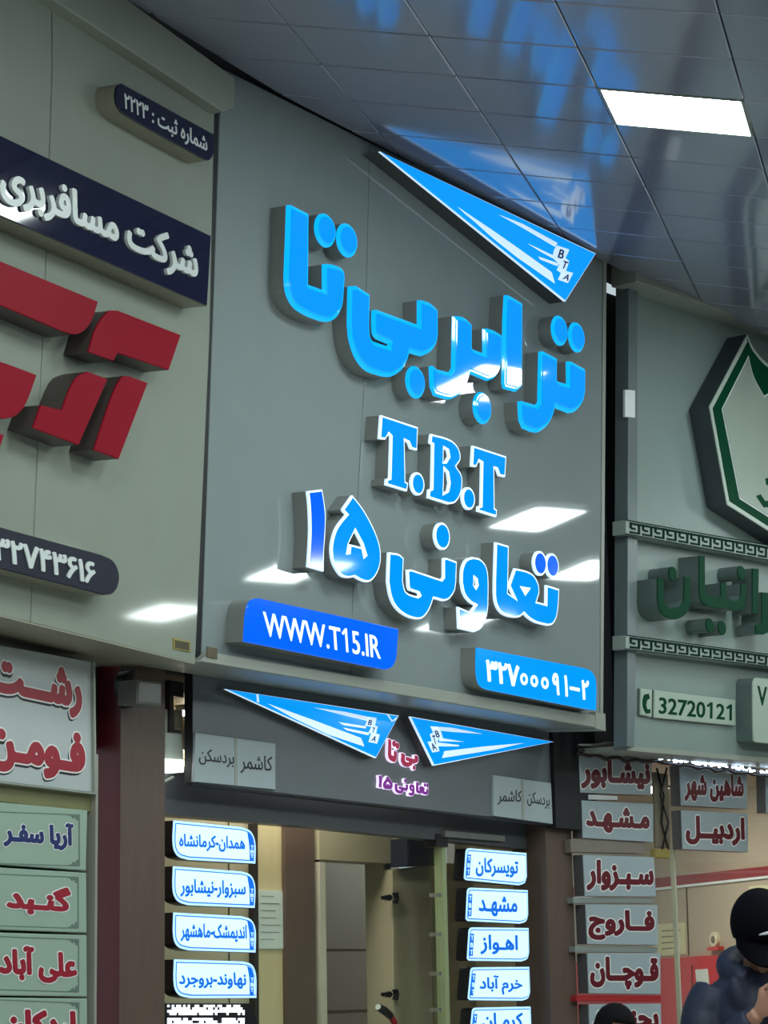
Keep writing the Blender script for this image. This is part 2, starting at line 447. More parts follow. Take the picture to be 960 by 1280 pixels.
lamps = [(1.02, 7.46, 4.45), (2.62, 10.1, 4.47), (4.9, 11.75, 4.2), (6.5, 10.1, 3.65), (6.2, 12.45, 4.0), (8.0, 12.25, 3.65),
         (-0.7, 5.0, 4.4), (4.0, 7.9, 3.9), (2.2, 5.4, 3.9), (0.3, 2.8, 3.9), (1.2, 3.9, 3.9), (5.5, 8.9, 3.8), (3.1, 6.4, 3.8), (-1.1, 3.3, 4.1), (2.4, 7.9, 4.2), (0.6, 5.6, 4.2), (-2.2, 1.6, 4.2), (-0.8, 1.3, 3.8)]  # panels on this line are unseen, added to brighten the hall
lamp_cells = {near_cell(p): k for k, p in enumerate(lamps)}
def solid(poly, thick, bev=0.004):
    c = sum(poly) / len(poly)
    low = [p + unit(c - p) * bev for p in poly]
    V = [Vector(tuple(p)) for p in low] + [Vector(tuple(p - cN * bev)) for p in poly] + [Vector(tuple(p - cN * thick)) for p in poly]
    N = len(poly); F = [tuple(range(N)), tuple(reversed(range(2 * N, 3 * N)))]
    for r in (0, N): F += [(r + i, r + N + i, r + N + (i + 1) % N, r + (i + 1) % N) for i in range(N)]
    return V, F
rest_v, rest_f = [], []
for i in range(-9, 12):
    for j in range(-14, 26):
        if (i, j) in lamp_cells: continue
        poly = tile_poly(i, j)
        if len(poly) < 3: continue
        if abs(area([(p @ cA, p @ cB) for p in poly])) < 2e-4: continue
        V, F = solid(poly, 0.02)
        cpx = RC.T @ (sum(poly) / len(poly) - CAM)
        vis = cpx[2] > 0 and -120 < 480 + FPX * cpx[0] / cpx[2] < 1080 and -140 < 640 + FPX * cpx[1] / cpx[2]
        if vis:
            me = bpy.data.meshes.new('tile'); me.from_pydata([tuple(v) for v in V], [], F); me.validate(); me.update()
            o = link('tile', me, M_tile, ceil)
        else:
            b = len(rest_v); rest_v += [tuple(v) for v in V]; rest_f += [tuple(b + k for k in f) for f in F]
me = bpy.data.meshes.new('tile_field'); me.from_pydata(rest_v, [], rest_f); me.validate(); me.update()
tag(link('tile_field', me, M_tile, ceil), kind='stuff')
lamp_names = ['bright white light panel set in the ceiling above the middle shop', 'white light panel in the ceiling before the right shop']
for (i, j), k in lamp_cells.items():
    c = cpt(i + .5, j + .5)
    o = bpy.data.objects.new('ceiling_light', None); COL.objects.link(o); o.location = tuple(c)
    tag(o, lamp_names[0] if k == 0 else 'unseen white light panel in the hall ceiling', 'ceiling light', None if k == 0 else 'added unseen hall ceiling lights')
    g1, g2 = 0.012 / SA, 0.012 / SB
    def quad(i0, i1, j0, j1, off): return [cpt(i0, j0, off) - c, cpt(i1, j0, off) - c, cpt(i1, j1, off) - c, cpt(i0, j1, off) - c]
    V, F = solid(quad(i + g1, i + 1 - g1, j + g2, j + 1 - g2, 0.001), 0.02, 0.001)
    me = bpy.data.meshes.new('m'); me.from_pydata([tuple(v) for v in V], [], F); link('diffuser', me, M_lamp, o)
    bm = bmesh.new()
    for a0, a1, b0, b1 in ((0.004, g1, 0, 1), (1 - g1, .996, 0, 1), (g1, 1 - g1, 0.004, g2), (g1, 1 - g1, 1 - g2, .996)):
        V, F = solid(quad(i + a0, i + a1, j + b0, j + b1, 0.003), 0.02, 0.0005)
        vs = [bm.verts.new(v) for v in V]
        for f in F: bm.faces.new([vs[t] for t in f])
    me = bpy.data.meshes.new('m'); bm.to_mesh(me); bm.free(); link('frame', me, M_trim, o)

# ------------------------------------------------------------------ walls behind the boards
def wallbox(name, P, a0, a1, z0, z1, d0, d1, m, parent=None, kind='structure'):
    """box on a plumb plane: a along, world height z0..z1, d0..d1 out of the plane"""
    o = link(name, boxmesh(a0, a1, z0 - P.O[2], z1 - P.O[2], d0, d1), m, parent)
    o.matrix_world = P.mat(0, 0, 0)
    if kind: o['kind'] = kind
    return o
M_back = mat('dark_backing', rgb(38, 38, 42), 0.7)
wallbox('wall_left', LV, -3.2, 0.02, 2.66, 4.75, -0.62, -0.30, M_back)
wallbox('wall_middle', MV, -1.18, 1.72, 2.70, 4.95, -0.62, -0.26, M_back)
wallbox('wall_front', RV, -0.25, 2.6, 2.62, 4.85, -0.62, -0.24, M_back)

# ================================================================== MIDDLE BOARD
bd = thing('sign_board', 'grey glossy board carrying the lit blue letters above the middle shop', 'sign board', PM, 250, 826)
ML_ = (272, 128); seam = [(461, 187), (455, 480), (443, 690), (437, 860)]
part(bd, 'panel', PM, [[(277, 85), (462, 178), (455, 480), (443, 690), (437.5, 848), (252, 818)]], -0.025, 0.0, M_board, 0.002)
part(bd, 'panel', PM, [[(462.6, 178.5), (757, 318), (753, 898), (438.2, 848.2), (443.7, 690), (455.7, 480)]], -0.025, 0.0, M_board, 0.002)
part(bd, 'flange', PM, [[(263, 815), (752, 895), (752, 911), (250, 827)]], -0.28, 0.03, M_trim, 0.004)
part(bd, 'edge_trim', PM, [[(754.5, 317), (758.5, 319), (754, 899), (750.5, 898)]], -0.2, 0.006, M_trim, 0.001)
part(bd, 'maker_plate', PM, [[(259, 808), (272, 810.5), (272, 824), (259, 821.5)]], 0.03, 0.034, mat('bronze_plate', rgb(92, 84, 62), 0.4), 0.001)
part(bd, 'end_flange', PM, [[(745, 890), (757, 892), (757.5, 914), (745, 911)]], -0.28, 0.034, M_trim, 0.002)

A6 = crop(335, 240, 6); B6 = crop(425, 350, 6); C6 = crop(525, 350, 6); D6 = crop(610, 370, 6)
LET = {}
LET['ta'] = A6([(160, 95), (190, 92), (322, 160), (318, 690), (428, 730), (428, 540), (455, 535), (525, 548, 1), (585, 592, 1), (586, 740), (575, 850, 1), (540, 930, 1), (470, 970, 1), (400, 962), (285, 915, 1), (200, 850, 1), (152, 750, 1), (140, 640), (150, 400)])
LET['bi'] = B6([(80, 45), (140, 40), (240, 105), (235, 350), (243, 425, 1), (268, 458), (378, 495), (380, 478), (290, 440), (265, 405, 1), (258, 340), (258, 228), (290, 218), (600, 332), (600, 150), (628, 148), (690, 168, 1), (748, 218), (750, 410), (735, 485, 1), (690, 540, 1), (625, 570), (535, 545), (520, 605, 1), (478, 675, 1), (400, 722, 1), (330, 720), (205, 672, 1), (130, 575, 1), (86, 440, 1), (75, 330), (78, 150)])
LET['br'] = C6([(262, 268), (302, 268), (350, 280, 1), (403, 328), (403, 500), (415, 517), (490, 545), (488, 362), (522, 360), (572, 377, 1), (628, 410), (625, 600), (610, 680, 1), (575, 732, 1), (520, 755), (388, 700), (370, 770, 1), (325, 845, 1), (245, 893, 1), (200, 890), (120, 865), (95, 800), (88, 645), (115, 640), (145, 667), (235, 690), (255, 662)])
LET['alef'] = C6([(650, 112), (680, 110), (782, 170), (778, 800), (735, 838), (642, 812), (632, 770), (640, 300)])
LET['tr'] = D6([(400, 415), (430, 412), (532, 465), (530, 625), (545, 640), (608, 658), (606, 490), (640, 488), (743, 545), (742, 720), (722, 800, 1), (672, 862, 1), (620, 878), (515, 835), (500, 900, 1), (458, 975, 1), (390, 1020, 1), (340, 1018), (275, 990), (250, 930), (243, 790), (270, 785), (375, 815), (392, 792), (395, 600)])
DOT = {'ta': [A6([(447, 285)])[0] + (21.5,), A6([(610, 360)])[0] + (21.5,)], 'bi': [B6([(583, 765)])[0] + (20.5,)],
       'br': [C6([(483, 958)])[0] + (20.3,)], 'tr': [D6([(552, 258)])[0] + (19.0,), D6([(680, 308)])[0] + (19.0,)], 'alef': []}
BLAB = {'ta': 'largest lit blue Persian letter pair ta at the top left of the grey board', 'bi': 'lit blue Persian letters bi right of the large ta in the top word',
        'br': 'lit blue Persian letters ber mirroring white light in the middle of the top word', 'alef': 'single tall upright lit blue alef in the top word',
        'tr': 'lit blue Persian letters ter at the right end of the top word'}
D = 0.085
for k in ('tr', 'alef', 'br', 'bi', 'ta'):
    p0 = LET[k][0]
    t = thing('sign_letter', BLAB[k], 'letter', PM, p0[0], p0[1], D, 'big blue letters of the top word')
    part(t, 'side_wall', PM, [LET[k]], 0.0, D - 0.016, M_return, off=D)
    f = part(t, 'face', PM, [LET[k]], D - 0.016, D - 0.004, M_bluerim, 0.010, off=D, label='blue glowing face with bevelled rim')
    part(t, 'face_centre', PM, [LET[k]], D - 0.006, D, M_blue, 0.004, ins=0.017, parent=f, off=D)
    for (x, y, r) in DOT[k]:
        c = circ(PM, x, y, r, D)
        d = raw(t, 'dot', [c], 0.0, D - 0.016, M_return)
        raw(t, 'dot_face', [c], D - 0.016, D - 0.004, M_bluerim, 0.008, parent=d, label='round blue glowing face')
        raw(t, 'dot_centre', [c], D - 0.006, D, M_blue, 0.004, ins=0.014, parent=d)

# outlined letters: white lit rim, blue inside
E48 = crop(455, 510, 4.8); F68 = crop(360, 600, 6.857); G68 = crop(475, 640, 6.857); H68 = crop(580, 640, 6.857)
OUT = {}
OUT['T1'] = [E48([(105, 42), (325, 115), (320, 255), (285, 245), (270, 207), (245, 195), (250, 440), (266, 450), (260, 500), (135, 462), (138, 425), (158, 420), (165, 172), (150, 155), (130, 190), (95, 185)])]
OUT['B'] = [E48([(405, 155), (520, 190, 1), (568, 240, 1), (580, 305, 1), (555, 350), (588, 410, 1), (585, 500, 1), (552, 565, 1), (510, 578), (388, 540), (392, 490), (410, 482), (415, 220), (398, 210)]),
            E48([(480, 240), (505, 255), (512, 290), (492, 322), (478, 322)]), E48([(482, 365), (505, 388), (514, 450), (505, 495), (478, 510)])]
OUT['T2'] = [E48([(655, 225), (855, 290), (848, 415), (815, 408), (800, 367), (782, 362), (785, 600), (800, 612), (795, 655), (685, 620), (688, 590), (705, 585), (710, 330), (690, 318), (675, 355), (648, 350)])]
OUT['one'] = [F68([(172, 95), (295, 80), (312, 180, 1), (325, 300, 1), (322, 450, 1), (312, 600, 1), (308, 785), (175, 745), (185, 600, 1), (192, 450, 1), (190, 300, 1), (182, 180, 1)])]
OUT['five'] = [F68([(555, 130), (640, 240, 1), (720, 380, 1), (780, 530, 1), (798, 650, 1), (785, 750, 1), (742, 838, 1), (690, 875, 1), (630, 862, 1), (575, 830), (520, 840, 1), (465, 825, 1), (420, 770, 1), (385, 690, 1), (375, 580, 1), (395, 470, 1), (430, 390, 1), (505, 295), (480, 270), (472, 250)]),
               F68([(577, 432), (640, 550), (668, 640), (652, 655), (635, 577), (535, 550), (528, 620), (508, 622), (520, 552)])]
OUT['ni'] = [G68([(80, 345), (165, 360, 1), (205, 395), (198, 590), (215, 668, 1), (250, 702), (325, 725), (343, 712), (335, 695), (257, 670), (246, 640), (238, 495), (270, 492), (530, 580), (548, 557), (548, 395), (570, 392), (660, 425), (655, 600), (640, 682, 1), (592, 748, 1), (545, 765), (460, 740), (432, 820, 1), (385, 895, 1), (330, 920, 1), (230, 893, 1), (142, 822, 1), (95, 730, 1), (70, 600), (75, 450)])]
OUT['vav'] = [G68([(795, 385), (860, 402, 1), (910, 462, 1), (930, 560, 1), (930, 800), (915, 900, 1), (872, 995, 1), (810, 1030), (680, 1000), (672, 812), (778, 857), (822, 800), (772, 770, 1), (722, 700, 1), (700, 600), (706, 490, 1), (738, 412, 1)]),
              G68([(808, 562), (830, 580), (836, 625), (822, 650), (806, 625)])]
OUT['taa'] = [H68([(275, 258), (385, 290), (378, 692), (445, 745), (388, 632), (440, 482), (545, 507, 1), (605, 548, 1), (642, 625, 1), (648, 695), (625, 768), (706, 790), (708, 625), (818, 660), (812, 800), (796, 900, 1), (762, 962, 1), (720, 975), (622, 950, 1), (562, 915, 1), (515, 870), (480, 900, 1), (420, 905, 1), (340, 878, 1), (290, 820, 1), (268, 740, 1), (265, 600)])]
ODOT = {'T1': [E48([(325, 455)])[0] + (14.6,)], 'B': [E48([(630, 543)])[0] + (14.4,)], 'ni': [G68([(537, 207)])[0] + (17.2,)], 'taa': [H68([(655, 440)])[0] + (15.6,), H68([(760, 460)])[0] + (15.6,)]}
OLAB = {'T1': 'outlined blue letter T and its full stop at the left of T.B.T', 'B': 'outlined blue letter B and its full stop in the middle of T.B.T', 'T2': 'outlined blue letter T at the right end of T.B.T',
        'one': 'outlined blue Persian digit one left of the heart-shaped five', 'five': 'outlined blue heart-shaped Persian digit five', 'ni': 'outlined blue Persian letters ni with one dot beside the heart-shaped five',
        'vav': 'outlined blue Persian letter vav with a round head in the lower word', 'taa': 'outlined blue Persian letters ta-alef with two dots at the right end of the lower word'}
D2 = 0.075
for k in OUT:
    L = OUT[k]; p0 = L[0][0]
    t = thing('sign_letter', OLAB[k], 'letter', PM, p0[0], p0[1], D2, 'outlined blue letters of the lower lines')
    w = 2.5 * PM.mpp(p0[0], p0[1])
    fm = M_bluedeep if k == 'one' else M_blue
    part(t, 'side_wall', PM, L, 0.0, D2 - 0.012, M_return, off=D2)
    f = part(t, 'face', PM, L, D2 - 0.012, D2, M_whitelit, 0.002, off=D2, label='white glowing outline')
    L2 = L + ([H68([(495, 650), (555, 660), (525, 700)])] if k == 'taa' else [])
    part(t, 'face_centre', PM, L2, D2, D2 + 0.001, fm, 0.0, ins=w, parent=f, off=D2, label='blue glowing centre')
    for (x, y, r) in ODOT.get(k, []):
        c = circ(PM, x, y, r, D2)
        d = raw(t, 'dot', [c], 0.0, D2 - 0.012, M_return)
        raw(t, 'dot_face', [c], D2 - 0.012, D2, M_whitelit, 0.002, parent=d)
        raw(t, 'dot_centre', [c], D2, D2 + 0.001, M_bluedeep if k == 'taa' else M_blue, ins=w * 1.15, parent=d)

# pennant-shaped light boxes
def pennant(label, P, tri, strokes, letters, z0, d, edge_px=1.3, group=None):
    t = thing('pennant_sign', label, 'sign', P, tri[0][0], tri[0][1], z0 + d, group)
    part(t, 'side_wall', P, [tri], z0, z0 + d - 0.01, mat('pennant_side', rgb(70, 72, 74), 0.4), off=z0 + d)
    f = part(t, 'face', P, [tri], z0 + d - 0.01, z0 + d, M_whitelit, 0.001, label='glowing blue face edged in white')
    w = edge_px * P.mpp(*tri[0])
    part(t, 'blue_field', P, [tri], z0 + d, z0 + d + 0.001, M_blueflat, ins=w, parent=f, off=z0 + d)
    for s in strokes: part(t, 'white_stroke', P, [s], z0 + d + 0.001, z0 + d + 0.002, M_whitelit, parent=f)
    for (c, a, b, e) in letters:
        write(t, 'letter', P, c, a, b, e, z0 + d + 0.002, M_inkblue, 0.02, 0.001, parent=f, fa=False)
    return t
I32 = crop(460, 170, 3.2)
pennant('long blue lit pennant sign under the ceiling at the top right of the grey board', PM, I32([(48, 62), (912, 470), (790, 662)]),
        [I32(s) for s in ([(360, 284), (500, 378), (600, 448), (735, 545), (748, 590), (600, 487), (500, 408), (430, 345), (390, 312)], [(525, 315), (620, 352), (758, 428), (750, 444), (620, 368)],
                          [(757, 438), (806, 454), (790, 488), (805, 500), (792, 540), (821, 548), (800, 588), (760, 574), (773, 548), (756, 536), (766, 512), (738, 486), (745, 455)], [(640, 430), (742, 478), (738, 488), (690, 462)], [(682, 482), (764, 510), (757, 520), (690, 494)])],
        [('B',) + tuple(I32([(758, 486), (779, 493), (768, 452)])), ('T',) + tuple(I32([(772, 527), (791, 534), (783, 498)])), ('A',) + tuple(I32([(778, 572), (800, 580), (790, 550)]))], 0.0, 0.085)

# plates with the web address and the telephone number
J4 = crop(275, 740, 4); K53 = crop(580, 790, 5.333)
def plate(name, label, P, outline, d, side, face, bev=0.003, cat='sign'):
    t = thing(name, label, cat, P, outline[0][0], outline[0][1], d)
    part(t, 'side_wall', P, [outline], 0.0, d - 0.008, side, off=d)
    f = part(t, 'face', P, [outline], d - 0.008, d, face, bev, off=d)
    return t, f
t, f = plate('address_plate', 'blue lit plate with a white web address at the lower left of the grey board', PM,
             J4([(162, 38, 1), (200, 32), (895, 185), (888, 270), (882, 335, 1), (862, 375, 1), (825, 388), (122, 248), (130, 120), (140, 68, 1)]), 0.09, M_return, M_bluedeep)
write(t, 'web_address', PM, 'WWW.T\U0001D7E35.IR', *J4([(222, 219), (803, 336), (214, 92)]), 0.09, M_whitelit, 0.012, 0.003, parent=f, fa=False)
t, f = plate('telephone_plate', 'blue lit plate with Persian digits in white at the lower right of the grey board', PM,
             K53([(88, 103), (800, 240), (852, 262, 1), (880, 315, 1), (885, 400), (882, 522), (820, 515), (160, 385), (112, 358, 1), (90, 300, 1), (85, 200)]), 0.08, M_return, M_blueflat)
write(t, 'digits', PM, '۳۲۷', *K53([(146, 328), (368, 370), (146, 180)]), 0.08, M_whitelit, 0.035, 0.001, parent=f, fa=False)
for q_ in K53([(401, 314), (469, 327), (540, 340)]):
    part(t, 'zero', PM, [[(q_[0] + 4.8 * math.cos(k * .5236), q_[1] + .19 * 4.8 * math.cos(k * .5236) + 7.6 * math.sin(k * .5236)) for k in range(12)], [(q_[0] + 2.0 * math.cos(k * .5236), q_[1] + .19 * 2 * math.cos(k * .5236) + 3.6 * math.sin(k * .5236)) for k in range(12)]], 0.08, 0.081, M_whitelit, parent=f)
write(t, 'digits', PM, '۹', *K53([(588, 415), (636, 424), (588, 268)]), 0.08, M_whitelit, 0.035, 0.001, parent=f, fa=False)
write(t, 'digits', PM, '۱', *K53([(668, 428), (692, 433), (668, 285)]), 0.08, M_whitelit, 0.04, 0.001, parent=f, fa=False)
part(t, 'dash', PM, [K53([(708, 362), (772, 374), (772, 398), (708, 384)])], 0.08, 0.083, M_whitelit, parent=f)
write(t, 'digits', PM, '۲', *K53([(783, 450), (832, 456), (783, 318)]), 0.08, M_whitelit, 0.035, 0.003, parent=f, fa=False)

# ================================================================== LEFT BOARD
bl = thing('sign_board', 'grey-green board with red letters above the left shop', 'sign board', PL, 243, 828)
part(bl, 'panel', PL, [[(65.5, -60), (276, 86), (268, 140), (262, 420), (244, 829), (38.5, 778), (44, 640), (56, 380), (66, 90)]], -0.025, 0.0, M_boardL, 0.002)
part(bl, 'panel', PL, [[(-260, -260), (64, -60), (64.8, 90), (55.2, 380), (43.2, 640), (37.8, 778), (-260, 708)]], -0.025, 0.0, M_boardL, 0.002)
part(bl, 'top_band', PL, [[(-260, -215), (140, -15), (294, 97), (293, 134), (280, 140), (60, -5), (-260, -185)]], -0.05, 0.06, M_boardL, 0.004)
part(bl, 'soffit', PL, [[(-260, 704.5), (243.5, 828.5), (243.5, 830.5), (-260, 707)]], -0.42, 0.004, M_paleside)
part(bl, 'maker_plate', PL, [[(217, 797.5), (238.5, 802), (238.5, 815.5), (217, 811)]], 0.0, 0.004, mat('brass_plate', rgb(150, 136, 70), 0.4), 0.001)
o = part(bl, 'maker_plate_field', PL, [[(219, 800), (236.5, 803.5), (236.5, 813.5), (219, 809.5)]], 0.004, 0.005, mat('dark_plate_field', rgb(70, 66, 40), 0.5), 0)
gap = wallbox('trim_1', PM.moved(0), -1.275, -1.185, 2.63, 4.72, -0.05, -0.012, M_dark)
gap.matrix_world = PM.mat(0, 0, 0); 
gap.data.clear_geometry()
gl = loops_of(PM, [[(258, 80), (280, 84), (274, 140), (252, 822), (240, 820), (262, 300)]], 0)
_m = prism(gl, [(0, -0.06), (0, -0.004)]); _m.materials.append(M_dark); gap.data = _m

L1 = crop(100, 80, 5.333); L2_ = crop(0, 160, 3.4286); L3 = crop(0, 310, 4); L4 = crop(0, 640, 3.692)
t, f = plate('registration_plate', 'small navy rounded plate with a registration number at the top of the left board', PL,
             L1([(250, 148, 1), (280, 128), (895, 468), (890, 600, 1), (862, 642, 1), (830, 635), (310, 345, 1), (255, 288, 1), (238, 215, 1)]), 0.085, M_paleside, M_navy)
write(t, 'writing', PL, 'شماره ثبت : ۲۲۲۳', *L1([(295, 325), (848, 612), (295, 188)]), 0.085, M_letwhite, 0.02, 0.001, parent=f, split=True)
t, f = plate('name_bar', 'long navy bar with raised white Persian words on the left board', PL,
             L2_([(-700, -302), (905, 462), (888, 762), (-700, 70)]), 0.10, M_paleside, M_navy, 0.002)
write(t, 'letter', PL, 'شرکت مسافربری', *L2_([(-12, 312), (838, 686), (-12, 112)]), 0.10, M_letwhite, 0.035, 0.012, parent=f, split=True)
RED = [('longest red block stroke at the upper left of the left board, cut by photo', [(-300, -60), (0, 65), (492, 268), (462, 358, 1), (422, 413, 1), (375, 432, 1), (300, 412), (0, 285), (-300, 155)]),
       ('red stepped block stroke at the upper right of the red lettering', [(540, 318, 1), (592, 313), (905, 435), (845, 610), (590, 525), (568, 565), (442, 520), (480, 400, 1)]),
       ('red upright block stroke at the right end of the lower row', [(610, 645, 1), (650, 642), (740, 675), (595, 1055), (470, 1010), (560, 740, 1)]),
       ('red L-shaped block stroke left of the upright stroke in the lower row', [(205, 785), (310, 810), (345, 715, 1), (385, 645, 1), (440, 618), (540, 655), (395, 985), (165, 900)]),
       ('red block stroke with a round lower corner at the left of the lower row', [(-100, 540), (40, 580), (185, 635), (130, 780, 1), (80, 838, 1), (20, 855), (-100, 830)]),
       ('red stroke corner at the left photo edge, lowest of the red strokes', [(-80, 905), (22, 935), (0, 1000), (-80, 985)])]
for lab, pts in RED:
    pp = L3(pts)
    t = thing('sign_letter', lab, 'letter', PL, pp[0][0], pp[0][1], 0.1, 'red block letters of the left board')
    part(t, 'side_wall', PL, [pp], 0.0, 0.094, M_redside, off=0.1)
    part(t, 'face', PL, [pp], 0.094, 0.1, M_red, 0.002, label='crimson face')
t, f = plate('telephone_plate', 'dark navy rounded plate with pale Persian digits at the bottom of the left board', PL,
             L4([(-500, -65), (0, 70), (470, 198), (525, 228, 1), (550, 285, 1), (545, 340, 1), (522, 375, 1), (485, 383), (0, 260), (-500, 135)]), 0.08, M_paleside, mat('navy_satin', rgb(20, 24, 44), 0.5, vary=0.1, spec=0.3), 0.002)
write(t, 'digits', PL, '۳۲۷۴۳۶۱۶', *L4([(-30, 218), (437, 337), (-30, 108)]), 0.08, M_letwhite, 0.03, 0.004, parent=f, fa=False, split=True)

# ================================================================== RIGHT BOARD
R7 = crop(760, 620, 3.765); R5 = crop(775, 640, 5.189); R4 = crop(860, 400, 4.267)
br = thing('sign_board', 'grey-green board with dark green lettering and meander strips above the right shop', 'sign board', PR, 795, 935)
part(br, 'panel', PR, [[(795, 330), (1130, 455), (1130, 965), (789, 934)]], -0.03, 0.0, M_boardR, 0.002)
part(br, 'frame', PR, [[(786, 326), (797, 331), (797, 700), (793, 934), (784, 933)]], -0.03, 0.045, mat('grey_frame', rgb(104, 116, 118), 0.3), 0.002)
part(br, 'top_band', PR, [[(795, 327), (1130, 446), (1130, 462), (795, 352)]], 0.0, 0.14, M_trim, 0.004)
part(br, 'sill', PR, [[(784, 932), (1130, 962), (1130, 968), (784, 938)]], -0.26, 0.02, M_trim)
part(br, 'painted_glint', PR, [[(781.5, 487), (794, 488), (794, 522), (781.5, 521)]], 0.04, 0.052, mat('painted_glint', rgb(232, 238, 234), 0.4, vary=0.02), 0.001)  # reflection of a ceiling light, built as a thin white slab
def meander(T, q, n, z):
    """a raised strip with a stepped key pattern standing proud of it"""
    part(T, 'meander_strip', PR, [q], 0.0, z, mat('meander_ground', rgb(150, 164, 156), 0.4))
    _, a0, b0 = ORG[T.name]
    c = [np.array(PR.loc(x, y, z)) for x, y in q]          # tl tr br bl
    def uv(s, t): top = c[0] + (c[1] - c[0]) * s; bot = c[3] + (c[2] - c[3]) * s; return bot + (top - bot) * t
    bm = bmesh.new(); w = 0.15
    def bar(s0, s1, t0, t1):
        vs = []
        for zz in (z, z + 0.004):
            for s, t in ((s0, t0), (s1, t0), (s1, t1), (s0, t1)):
                p = uv(s, t); vs.append(bm.verts.new((p[0] - a0, p[1] - b0, zz)))
        for f in ((4, 5, 6, 7), (0, 1, 5, 4), (1, 2, 6, 5), (2, 3, 7, 6), (3, 0, 4, 7)): bm.faces.new([vs[k] for k in f])
    for k in range(n):
        def X(x): return (k + x) / n * 0.985 + 0.012
        for (x0, x1, y0, y1) in ((0.0, 0.66, 0.74, 0.88), (0.0, 0.14, 0.46, 0.88), (0.14, 0.44, 0.40, 0.54), (0.66, 0.80, 0.12, 0.88), (0.0, 0.66, 0.12, 0.24), (0.80, 1.0, 0.74, 0.88)):
            bar(X(x0), X(x1), y0, y1)
    bar(0.0, 1.0, -0.02, 0.035); bar(0.0, 1.0, 0.965, 1.02)
    me = bpy.data.meshes.new('m'); bm.to_mesh(me); bm.free()
    link('meander_key', me, mat('meander_green', rgb(14, 44, 36), 0.5, spec=0.05), T)
ms = thing('meander_trim', 'meander-patterned strip directly under the emblem on the right board', 'trim', PR, 783, 660)
meander(ms, R5([(38, 52), (1740, 352), (1740, 455), (38, 142)]), 24, 0.075)
ms = thing('meander_trim', 'meander-patterned strip between the green lettering and the telephone plate', 'trim', PR, 783, 800)
meander(ms, R5([(38, 798), (1740, 1028), (1740, 1100), (38, 888)]), 24, 0.075)

def emblem():
    z = 0.12
    half = R4([(318, 75), (350, 148, 1), (427, 232, 1), (530, 268)]); half_b = R4([(530, 1190), (210, 985), (115, 460)])
    t = thing('emblem_sign', 'tulip-shaped emblem with a dark green border at the right edge of the photo', 'sign', PR, 900, 500, z)
    axis = PR.loc(*R4([(530, 660)])[0], z)[0]
    def mir(left_px, bottom_px):
        l = [PR.loc(p[0], p[1], z) + tuple(p[2:]) for p in left_px]; b = [PR.loc(p[0], p[1], z) + tuple(p[2:]) for p in bottom_px]
        r = [((2 * axis - p[0], p[1]) + tuple(p[2:])) for p in reversed(l[:-1])]
        rb = [((2 * axis - p[0], p[1]) + tuple(p[2:])) for p in reversed(b[1:])]
        return smooth(l + r + rb + b)
    outer = mir(half, half_b)
    raw(t, 'side_wall', [outer], 0.0, z - 0.006, mat('emblem_side', rgb(64, 72, 78), 0.4))
    f = raw(t, 'face', [outer], z - 0.006, z, mat('pale_acrylic', rgb(176, 190, 178), 0.3), 0.002)
    raw(t, 'green_border', [outer], z, z + 0.004, M_greendk, ins=0.024, parent=f)
    inner = mir(R4([(318, 190), (345, 300, 1), (400, 405), (430, 388), (530, 372)]), R4([(530, 1120), (270, 955), (175, 475)]))
    raw(t, 'white_line', [inner], z + 0.004, z + 0.006, M_letwhite, parent=f)
    raw(t, 'inner_field', [inner], z + 0.006, z + 0.008, mat('emblem_field', rgb(150, 162, 150), 0.3), ins=0.008, parent=f)
    part(t, 'green_mark', PR, [R4([(365, 938), (388, 930), (412, 965), (470, 960), (470, 998), (405, 998)])], z + 0.008, z + 0.011, M_greendk, parent=f)
    part(t, 'green_mark', PR, [R4([(415, 845), (470, 835), (470, 880), (420, 880)])], z + 0.008, z + 0.011, M_greendk, parent=f)
emblem()
GRN = [('dark green Persian letter noon at the left end of the right board lettering', [[(245, 430), (285, 430), (288, 575), (312, 613, 1), (352, 625, 1), (395, 608, 1), (415, 570), (418, 420), (460, 425), (456, 595, 1), (430, 660, 1), (370, 695, 1), (318, 690, 1), (268, 650, 1), (246, 580, 1)]], [(345, 400, 9)]),
       ('dark green joined Persian letters with two dots below in the middle of the right board', [[(515, 282), (552, 285), (554, 505), (575, 538, 1), (655, 548), (655, 460), (692, 460), (692, 540), (722, 572), (768, 572, 1), (786, 540), (786, 465), (824, 470), (816, 590, 1), (790, 635, 1), (735, 640), (685, 620), (640, 628), (560, 605, 1), (525, 570, 1), (515, 500)]], [(585, 735, 9), (665, 752, 9), (790, 395, 9)]),
       ('dark green upright alef near the right edge of the photo', [[(860, 365), (902, 368), (897, 662), (860, 658)]], []),
       ('dark green Persian letter re cut by the right edge of the photo', [[(920, 520), (990, 525), (990, 700), (965, 775, 1), (930, 795), (882, 790), (880, 735), (922, 715)]], [])]
for lab, ls, dots in GRN:
    z = 0.12; pl = [R5(l) for l in ls]
    t = thing('sign_letter', lab, 'letter', PR, pl[0][0][0], pl[0][0][1], z, 'green letters of the right board')
    part(t, 'side_wall', PR, pl, 0.0, z - 0.006, M_greenside, off=z)
    part(t, 'face', PR, pl, z - 0.006, z, M_greendk, 0.002)
    for (x, y, r) in dots:
        x, y = R5([(x, y)])[0]; c = circ(PR, x, y, r, z)
        d = raw(t, 'dot', [c], 0.0, z - 0.006, M_greenside); raw(t, 'dot_face', [c], z - 0.006, z, M_greendk, 0.002, parent=d)
M_plateR = mat('pale_green_plate', rgb(168, 184, 170), 0.35, vary=0.04)
t, f = plate('telephone_plate', 'pale plate with dark green number 32720121 on the right board', PR, R7([(220, 913), (600, 960), (600, 1082), (218, 1044)]), 0.02, M_greenside, M_plateR)
